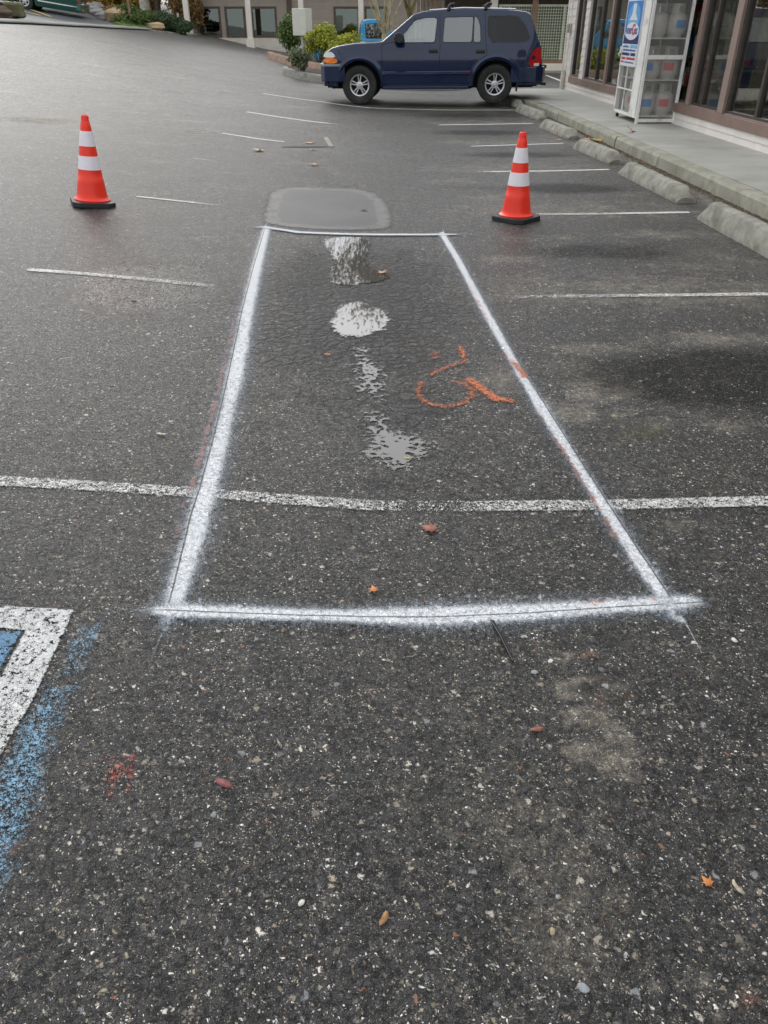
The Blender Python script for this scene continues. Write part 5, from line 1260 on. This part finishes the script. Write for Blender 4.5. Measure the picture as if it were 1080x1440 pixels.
M_MOSSB = mat('mossy_bark', (.16, .14, .07), .9, var=.35, vs=8, dirt=(.22, .21, .05), ds=4)
def leaves(mb, blobs, n, size, seed, flat_=0.0):
    rnd = random.Random(seed); tot = sum(b_[3] * b_[4] * b_[5] for b_ in blobs)
    for cx, cy, cz, rx, ry, rz_ in blobs:
        for _ in range(int(n * rx * ry * rz_ / tot) + 1):
            while True:
                d = Vector((rnd.gauss(0, 1), rnd.gauss(0, 1), rnd.gauss(0, 1))); d.normalize()
                break
            r = rnd.random() ** .4
            r *= 1 + .22 * sin(d.x * 5 + cx * 3) * cos(d.z * 6 + cy) 
            p = Vector((cx + d.x * r * rx, cy + d.y * r * ry, cz + d.z * r * rz_)); s_ = size * rnd.uniform(.6, 1.3)
            nrm = (d * .7 + Vector((rnd.uniform(-1, 1), rnd.uniform(-1, 1), rnd.uniform(-.6, 1.2)))).normalized(); a = nrm.orthogonal().normalized(); b2 = nrm.cross(a)
            t = rnd.uniform(0, 6.28); a, b2 = a * cos(t) + b2 * sin(t), b2 * cos(t) - a * sin(t)
            mb.add([p - a * s_, p - b2 * s_ * .45, p + a * s_, p + b2 * s_ * .45], [(0, 1, 2, 3)])
    return mb
def blobs_for(c, r, n, seed, k=.55):
    rnd = random.Random(seed); o = []
    for _ in range(n):
        d = Vector((rnd.uniform(-1, 1), rnd.uniform(-1, 1), rnd.uniform(-.7, 1))); d = d.normalized() * rnd.uniform(.25, .7)
        q = k * rnd.uniform(.6, 1.1); o.append((c[0] + d.x * r[0], c[1] + d.y * r[1], c[2] + d.z * r[2], r[0] * q, r[1] * q, r[2] * q))
    return o
def shrub(x, y, z, r, lm, n, size, label, seed, name='shrub', cat='shrub', group=None):
    t = thing(name, (x, y, z), 0, label, cat, group)
    st = MB(); rnd = random.Random(seed)
    for k in range(7):
        a = rnd.uniform(0, 6.28); st.tube([(0, 0, -.05), (cos(a) * r[0] * .3, sin(a) * r[1] * .3, r[2] * .6), (cos(a) * r[0] * .6, sin(a) * r[1] * .6, r[2] * 1.2)], [.02, .014, .006], 5)
    st.build('stems', M_BARK, t)
    leaves(MB(), blobs_for((0, 0, r[2] * .95), r, 11, seed), n, size, seed).build('foliage', lm, t, fix=False); return t
def grow(mb, p, d, L, r, depth, rnd, spread=.5, up_=.15, tips=None, kids=3):
    n = 4; pts = [p]; q = p.copy(); dd = d.copy()
    for k in range(n):
        dd = (dd + Vector((rnd.uniform(-1, 1), rnd.uniform(-1, 1), rnd.uniform(-.5, 1))) * .13 + Vector((0, 0, up_ * .2))).normalized(); q = q + dd * L / n; pts.append(q.copy())
    mb.tube(pts, [r * (1 - .5 * k / n) for k in range(n + 1)], 6 if r > .03 else 4, caps=False)
    if depth == 0:
        if tips is not None: tips.append(q)
        return
    for k in range(kids):
        a = rnd.uniform(0, 2 * pi); o = dd.orthogonal().normalized(); o = o * cos(a) + dd.cross(o) * sin(a)
        nd = (dd + o * spread * rnd.uniform(.6, 1.3) + Vector((0, 0, up_))).normalized()
        i = n if k == 0 else rnd.choice((2, 3, 3, 4))
        grow(mb, pts[i], nd, L * rnd.uniform(.62, .85), r * rnd.uniform(.45, .62), depth - 1, rnd, spread, up_, tips, kids)
def tree(name, x, y, z, h, r, label, bark, seed, depth=4, first=None, lean=(0, 0), lm=None, nleaf=0, lsize=.12, spread=.5, kids=3, group=None, stems=1, fork=.35, crown_r=.6, up_=.15, stemr=(.35, .5)):
    t = thing(name, (x, y, z), 0, label, 'tree', group); rnd = random.Random(seed); mb = MB(); tips = []
    d = Vector((lean[0], lean[1], 1)).normalized()
    pts = [Vector((0, 0, -.2)), Vector((0, 0, 0)), d * h * fork * .5 + Vector((rnd.uniform(-.04, .04), 0, 0)), d * h * fork]
    mb.tube(pts, [r * 1.25, r, r * .86, r * .8], 12)
    tr = mb.build('trunk', bark, t, smooth=True); mb = MB()
    for k in range(kids + stems):
        a = 2 * pi * k / (kids + stems) + rnd.uniform(-.3, .3); nd = (d + Vector((cos(a), sin(a), 0)) * spread * rnd.uniform(.5, 1.1)).normalized()
        grow(mb, d * h * fork * rnd.uniform(.8, 1.0), nd, h * .26, r * rnd.uniform(*stemr), depth - 1, rnd, spread, up_, tips, kids)
    mb.build('branches', bark, t, smooth=True, fix=False)
    if lm:
        bl = [(p.x, p.y, p.z, crown_r * rnd.uniform(.6, 1.2), crown_r * rnd.uniform(.6, 1.2), crown_r * rnd.uniform(.5, .9)) for p in tips]
        leaves(MB(), bl, nleaf, lsize, seed).build('crown', lm, t, fix=False)
    return t
# shrubs by the island and the box
shrub(-2.35, 25.6, g(-2.35, 25.6) + .15, (.42, .45, .34), L_PALE, 1500, .05, 'sparse grey green shrub in the tip of the kerbed island', 4)
shrub(-3.55, 33.6, g(-3.55, 33.6) + .2, (.62, .6, .72), L_GREEN, 3600, .055, 'dense mid green shrub left of the metal pedestal box', 5, group=None)
shrub(-2.3, 31.9, g(-2.3, 31.9) + .2, (.85, .6, .62), L_LIME, 4200, .06, 'bright yellow green shrub just right of the metal pedestal box', 6)
shrub(-1.2, 31.3, g(-1.2, 31.3) + .15, (.95, .6, .58), L_LIME, 4200, .06, 'yellow green shrub half hidden by the suv bonnet', 7)
shrub(.3, 31.0, g(.3, 31.0) + .15, (.9, .7, .42), L_LIME, 2200, .06, 'yellow green shrub hidden behind the suv windscreen', 8)
shrub(1.8, 30.6, g(1.8, 30.6) + .12, (.9, .7, .45), L_LIME, 2200, .06, 'yellow green shrub behind the suv doors', 9)
# pedestal box
M_BOX = mat('cream_box_metal', (.66, .65, .58), .5, var=.05); M_BOXG = mat('grey_box_door', (.50, .52, .53), .4, var=.06)
c = up(427, 72, 32.6); bx = thing('pedestal_mailbox', (c[0], 32.6, g(c[0], 32.6) + .2), radians(-24), 'cream metal cluster mailbox on a post between the two shrubs', 'mailbox')
zb0 = up(427, 50, 32.6)[2] - bx.location.z; zb1 = up(427, 12, 32.6)[2] - bx.location.z
MB().tube([(0, 0, -.3), (0, 0, zb0)], .075, 14).build('post', M_BOXG, bx, smooth=True)
MB().span((-.27, -.24, zb0), (.27, .24, zb1)).build('cabinet', M_BOX, bx, bevel=.012)
mb = MB()
for k in range(3): mb.span((-.281, -.21, zb0 + .03 + k * (zb1 - zb0 - .06) / 3), (-.272, .21, zb0 + .015 + (k + 1) * (zb1 - zb0 - .06) / 3))
mb.build('mailbox_door', M_BOXG, bx, bevel=.004)
MB().span((-.29, -.02, zb0 + .52), (-.28, .10, zb0 + .55)).build('lock_plate', M_BLK, bx)
# trees in the island
tree('bare_tree', .02, 27.2, g(0, 27.2), 7.4, .105, 'bare pale barked tree with many upright stems behind the suv bonnet', M_LICH, 21, depth=6, spread=.55, kids=3, fork=.17, stems=9, up_=.30, stemr=(.27, .40), lm=L_RUSS, nleaf=900, lsize=.07, crown_r=.28)
tree('bare_tree', 1.0, 28.6, g(.8, 28.6), 8.2, .12, 'dark mossy bare tree behind the pale stemmed one', M_MOSSB, 34, depth=5, spread=.55, kids=3, fork=.22, stems=1, lean=(-.10, 0), lm=L_RUSS, nleaf=1300, lsize=.09, crown_r=.32)

# ---------------------------------------------------------------- street and verge in the upper left
M_ROAD = mat('street_asphalt', (.10, .105, .112), .6, var=.14, vs=.8, bump=.002, bs=60); M_GUT = mat('gutter_concrete', (.29, .285, .265), .85, var=.12, vs=2)
edge = [at(px, py) for px, py in ((-260, 22), (-120, 27), (0, 32.5), (40, 34), (75, 36), (110, 38), (150, 40), (185, 41.5), (212, 43))]
edge = [(p[0], p[1]) for p in edge]
def ribbon(name, pts, w0, w1, off, m, seg=12):
    P = []
    for (a, b_) in zip(pts, pts[1:]):
        for k in range(seg): P.append((a[0] + (b_[0] - a[0]) * k / seg, a[1] + (b_[1] - a[1]) * k / seg))
    P.append(pts[-1]); vs = []
    for i, p in enumerate(P):
        q = P[min(i + 1, len(P) - 1)]; o = P[max(i - 1, 0)]; d = Vector((q[0] - o[0], q[1] - o[1])).normalized(); nx, ny = -d.y, d.x
        n_ = max(2, int(abs(w1 - w0) / .8) + 1)
        for j in range(n_): s_ = w0 + (w1 - w0) * j / (n_ - 1); x, y = p[0] + nx * s_, p[1] + ny * s_; vs.append((x, y, g(x, y) + off))
    m_ = n_; fs = [(i * m_ + j, i * m_ + j + 1, (i + 1) * m_ + j + 1, (i + 1) * m_ + j) for i in range(len(P) - 1) for j in range(m_ - 1)]
    return MB().add(vs, fs).build(name, m, smooth=True, fix=False)
ribbon('street', edge, .5, 26, .02, M_ROAD)['kind'] = 'structure'
gt_ = ribbon('gutter', edge, -.1, .5, .035, M_GUT); gt_['kind'] = 'structure'; md_ = gt_.modifiers.new('thick', 'SOLIDIFY'); md_.thickness = .04; md_.offset = -1
M_YEL = mat('double_yellow_paint', (.70, .55, .22), .7, var=.12)
for pxs in (((-30, -12), (4, 1), (38, 13), (72, 25)), ((-30, -4), (0, 6), (28, 16), (58, 23.5))):
    ribbon('road_marking', [at(*p)[:2] for p in pxs], -.07, .07, .04, M_YEL)['kind'] = 'structure'
# mossy block at the drive entrance
def rock(px, py, r, m, label, seed, Y=None, name='boulder', cat='boulder', box=False, sink=.25):
    p = at(px, py); rnd = random.Random(seed); bm = bmesh.new(); bmesh.ops.create_icosphere(bm, subdivisions=3, radius=1)
    ph = [rnd.uniform(0, 6) for _ in range(6)]
    for v in bm.verts:
        c = v.co.copy()
        if box: c = Vector([math.copysign(abs(k) ** .35, k) for k in c]); c *= .8
        k = 1 + .10 * sin(c.x * 4 + ph[0]) * cos(c.y * 3 + ph[1]) + .07 * sin(c.z * 7 + ph[2]) + rnd.uniform(-.03, .03)
        v.co = Vector((c.x * r[0], c.y * r[1], c.z * r[2])) * k
    me = bpy.data.meshes.new(name); bm.to_mesh(me); bm.free(); me.materials.append(m)
    o = bpy.data.objects.new(name, me); link(o); o.location = (p[0], p[1] + r[1], g(p[0], p[1] + r[1]) + r[2] * (1 - sink)); return tag(o, label, cat)
M_MBLK = mat('mossy_stone', (.13, .13, .06), .95, var=.3, vs=4, bump=.02, bs=14, dirt=(.10, .08, .06), ds=2); M_SAND = mat('tan_boulder', (.46, .33, .20), .9, var=.15, vs=2, bump=.02, bs=8)
rock(18, 28, (.30, .4, .30), M_MBLK, 'mossy square stone at the street edge', 1, box=True, name='stone_block', cat='stone', sink=.1)
rock(-2, 27, (.30, .4, .20), mat('brown_soil_mound', (.10, .07, .045), .95, var=.3, vs=6, bump=.02, bs=12), 'low brown earth mound left of the mossy stone', 2, name='earth_mound', cat='mound')
# lawn and verge right of the street
def area(name, pxs, m, off, res=.25):
    pts = [at(*p)[:2] for p in pxs]; X0, Y0, X1, Y1 = bbox_of(pts); xs = np.arange(X0, X1 + res, res); ys = np.arange(Y0, Y1 + res, res)
    X, Y = np.meshgrid(xs, ys); D = poly_sd(X, Y, pts); n, m_ = X.shape; i = np.arange(n * m_).reshape(n, m_)
    q = np.stack([i[:-1, :-1], i[:-1, 1:], i[1:, 1:], i[1:, :-1]], -1).reshape(-1, 4); q = q[(D > 0).ravel()[q].any(1)]
    used = np.unique(q); rm = np.full(n * m_, -1); rm[used] = np.arange(len(used))
    return raw_mesh(name, np.stack([X, Y, G(X, Y) + off], -1).reshape(-1, 3)[used], rm[q], m), pts
M_VERGE = mat('gravel_verge', (.27, .25, .20), .95, var=.3, vs=3, bump=.02, bs=12, dirt=(.14, .15, .07), ds=1.2)
ve, _ = area('verge', [(112, 8), (150, 22), (180, 36), (200, 42), (225, 44), (262, 49), (300, 47), (290, 42), (230, 34), (190, 20), (160, 6)], M_VERGE, .03); ve['kind'] = 'structure'; md_ = ve.modifiers.new('thick', 'SOLIDIFY'); md_.thickness = .12; md_.offset = -1
la_, lp = area('lawn', [(160, 28), (172, 38), (205, 41), (222, 40), (215, 30), (190, 24)], mat('lawn_turf', (.10, .17, .03), .95, var=.3, vs=4), .10); la_['kind'] = 'structure'; md_ = la_.modifiers.new('thick', 'SOLIDIFY'); md_.thickness = .2; md_.offset = -1
gb = MB(); rnd = random.Random(9); X0, Y0, X1, Y1 = bbox_of(lp); c_ = 0
while c_ < 2600:
    x, y = rnd.uniform(X0, X1), rnd.uniform(Y0, Y1); c_ += 1
    if poly_sd(np.array([x]), np.array([y]), lp)[0] < 0: continue
    z = g(x, y) + .08; h = rnd.uniform(.06, .18); a = rnd.uniform(0, 6); gb.add([(x - .02 * cos(a), y - .02 * sin(a), z), (x + .02 * cos(a), y + .02 * sin(a), z), (x + rnd.uniform(-.04, .04), y, z + h)], [(0, 1, 2)])
tag(gb.build('grass', L_GRASS, fix=False), 'bright green grass on the verge beside the street', 'grass', kind='stuff')
def Pp(px, py): return at(px, py)
rock(161, 33, (.50, .5, .36), M_SAND, 'long tan boulder at the corner of the lawn', 11)
rock(216, 43, (.42, .4, .17), M_SAND, 'low pinkish boulder between the lawn and the dark shrubs', 12, sink=.1)
for i, (px, py) in enumerate(((120, 12), (128, 17), (136, 21), (144, 26), (134, 12))): rock(px, py + 3, (.35, .3, .2), M_GUT, ['pale rock nearest the green van', 'second pale rock down the street edge from the green van', 'third pale rock down the street edge from the green van', 'pale rock next to the long tan boulder', 'pale rock set back up the bank'][i], 20 + i)
def sh_at(px, py, r, lm, n, size, label, seed, name='shrub', cat='shrub'):
    p = at(px, py); return shrub(p[0], p[1] + r[1] * .6, g(p[0], p[1] + r[1] * .6) - .05, r, lm, n, size, label, seed, name, cat)
sh_at(176, 36, (.85, .8, .50), L_GREEN, 6500, .055, 'rounded mid green shrub behind the thin brown post', 41)
sh_at(200, 38, (.8, .8, .42), L_GREEN, 5000, .055, 'green shrub between the rounded shrub and the dark ones', 42)
sh_at(158, 29, (1.0, .8, .34), L_BRWN, 5000, .055, 'brownish clipped shrub above the long tan boulder', 43)
sh_at(226, 43, (.85, .7, .44), L_DARK, 5500, .055, 'dark green shrub behind the low boulder', 44)
sh_at(240, 46, (.85, .7, .40), L_DARK, 5500, .055, 'dark green shrub second from the building corner', 45)
sh_at(256, 49, (.6, .6, .36), L_DARK, 4000, .055, 'dark green shrub against the building corner', 46)
sh_at(192, 24, (1.3, 1.2, .85), L_GOLD, 9000, .075, 'tall golden green conifer shrub behind the rounded shrub', 47)
sh_at(140, 14, (1.5, 1.2, .7), L_GOLD, 8000, .08, 'golden green bush up the bank by the street', 48)
sh_at(168, 15, (1.3, 1.0, .7), L_GOLD, 7000, .08, 'golden bush up the bank behind the clipped brown shrub', 49)
def tr_at(px, py, dy, **k):
    p = at(px, py); y = p[1] + dy; x = p[0] * y / p[1]; return dict(x=x, y=y, z=g(x, y))
a_ = tr_at(185, 38, .3); tag(MB().tube([(0, 0, -.2), (.0, 0, 2.4)], .055, 8).build('wooden_post', M_BROWN, smooth=True), 'thin brown post standing on the lawn', 'post').location = (a_['x'], a_['y'], a_['z'])
a_ = tr_at(208, 36, 3); tree('birch_tree', **a_, h=9, r=.28, label='tree with a thick pale trunk rising behind the shrubs', bark=M_BIRCH, seed=51, depth=3, lm=L_GOLD, nleaf=5000, lsize=.13, crown_r=1.0, fork=.4)
a_ = tr_at(224, 40, 3.5); tree('maple_tree', **a_, h=6, r=.20, label='dark trunked tree with brown leaves between the pale trunk and the orange tree', bark=M_BARK, seed=52, depth=3, lm=L_BRWN, nleaf=8000, lsize=.13, crown_r=1.0, fork=.3)
a_ = tr_at(250, 44, 2.5); tree('maple_tree', **a_, h=5, r=.14, label='orange leaved tree against the left corner of the office building', bark=M_BARK, seed=53, depth=3, lm=L_ORNG, nleaf=9000, lsize=.12, crown_r=.8, fork=.22)
a_ = tr_at(262, 47, 1.2); sh_ = shrub(a_['x'], a_['y'], a_['z'], (.9, .7, 1.3), L_BRWN, 3600, .09, 'tall brown leaved bush by the office corner post', 54)
for i, (px, dy, lm, lab) in enumerate(((120, 14, L_GOLD, 'tall golden tree far up the bank'), (165, 16, L_DARK, 'dark green tree on the bank behind the golden shrubs'), (205, 18, L_BRWN, 'brown leaved tree at the back of the bank'), (245, 16, L_ORNG, 'orange tree at the back of the bank behind the office'), (80, 22, L_DARK, 'dark tree across the street beyond the green van'))):
    a_ = tr_at(px, 38, dy); tree('bank_tree', **a_, h=7.5, r=.2, label=lab, bark=M_BARK, seed=60 + i, depth=3, lm=lm, nleaf=9000, lsize=.2, crown_r=1.5, fork=.12)
a_ = tr_at(253, 45, .2); tag(MB().tube([(0, 0, -.2), (0, 0, .75)], .05, 8).build('marker_post', M_BIRCH, smooth=True), 'short white marker post in the brown bush by the office corner', 'post').location = (a_['x'], a_['y'], a_['z'])
# green van on the street
M_GRNP = car_paint('dark_green_paint', (.012, .075, .05))
a_ = at(113, 27.5); b2 = at(53, 17.5)
van = vehicle('parked_van', (0, 0, 0), 0, 'dark green van on the street cut off by the top edge of the photo', 'van', VAN, M_GRNP)
dv = Vector((b2[0] - a_[0], b2[1] - a_[1], 0)); dist = dv.length
ang = atan2(dv.y, dv.x)
nd = Vector((-.99, -.12, 0)).normalized(); ang = atan2(nd.y, nd.x); sidev = Vector((-nd.y, nd.x, 0))
if sidev.y < 0: sidev = -sidev

ctr = Vector((a_[0], a_[1], 0)) + nd * 5.0 + sidev * .85
zr_, zf_ = g(*(ctr - nd * 3.2)[:2]), g(*ctr[:2])
van.location = (ctr.x, ctr.y, zf_ - .06); van.rotation_euler = (0, -math.asin((zf_ - zr_) / 2.75 * .85), ang)
for s_ in (-1, 1): MB().span((-5.03, s_ * .62, .62), (-4.97, s_ * .86, 1.05)).build('tail_light', M_REDL, van)
MB().span((-5.12, -.84, .28), (-4.9, .84, .56)).build('rear_bumper', M_GRNP, van, bevel=.03)
MB().span((.6, -.80, .32), (.86, .80, .56)).build('front_bumper', M_GRNP, van, bevel=.03)
# ---------------------------------------------------------------- light, air, camera
W = bpy.data.worlds.new('World'); S.world = W; W.use_nodes = True
wt = NT(W.node_tree); W.node_tree.nodes.clear()
SUN_EL, SUN_ROT = radians(30), radians(-20)
sky = wt.n('ShaderNodeTexSky', sky_type='NISHITA', sun_disc=False, sun_elevation=SUN_EL, sun_rotation=SUN_ROT, air_density=1.0, dust_density=2.5, ozone_density=1.0)
# thin overcast: the sky's colour is washed out by a bank of cloud
tc = wt.n('ShaderNodeTexCoord').outputs['Generated']
cl = wt.n('ShaderNodeTexNoise', {'Vector': tc, 'Scale': 2.2, 'Detail': 6.0, 'Roughness': .55}).outputs[0]
grey = wt.ramp(cl, [(.25, (5.6, 5.9, 6.4)), (.75, (8.6, 8.7, 8.8))])
sd_ = (math.sin(SUN_ROT) * math.cos(SUN_EL), math.cos(SUN_ROT) * math.cos(SUN_EL), math.sin(SUN_EL))
# the cloud is brightest where the sun stands behind it
dt = wt.n('ShaderNodeVectorMath', {0: tc, 1: sd_}, operation='DOT_PRODUCT').outputs['Value']
glow = wt.m('MULTIPLY_ADD', wt.ss(dt, .2, 1.0), .40, .84)
grey = wt.mix(1.0, grey, wt.n('ShaderNodeCombineColor', {0: glow, 1: glow, 2: glow}).outputs[0], 'MULTIPLY')
skc = wt.mix(.90, sky.outputs[0], grey)
bg = wt.n('ShaderNodeBackground', {'Color': skc, 'Strength': .15})
wo = wt.n('ShaderNodeOutputWorld'); wt.t.links.new(bg.outputs[0], wo.inputs[0])
L = bpy.data.lights.new('sun', 'SUN'); L.energy = .7; L.angle = radians(25); L.color = (1, .97, .93)
so = bpy.data.objects.new('sun', L); link(so)
az = SUN_ROT
so.rotation_euler = (pi / 2 - SUN_EL, 0, pi - az); so['kind'] = 'helper'
cam = bpy.data.cameras.new('camera'); cam.sensor_fit = 'VERTICAL'; cam.sensor_height = 24; cam.sensor_width = 18
cam.lens = 24 * F_PX / 1440; cam.clip_end = 2000; cam.clip_start = .05
co = bpy.data.objects.new('camera', cam); link(co); co.location = (0, 0, CAM_H); co.rotation_euler = (pi / 2 - PITCH, 0, 0)
S.camera = co
S.view_settings.view_transform = 'Standard'; S.view_settings.look = 'None'; S.view_settings.exposure = 0.28; S.view_settings.gamma = 1
S.cycles.max_bounces = 6; S.cycles.transparent_max_bounces = 16
S.cycles.sample_clamp_indirect = 6
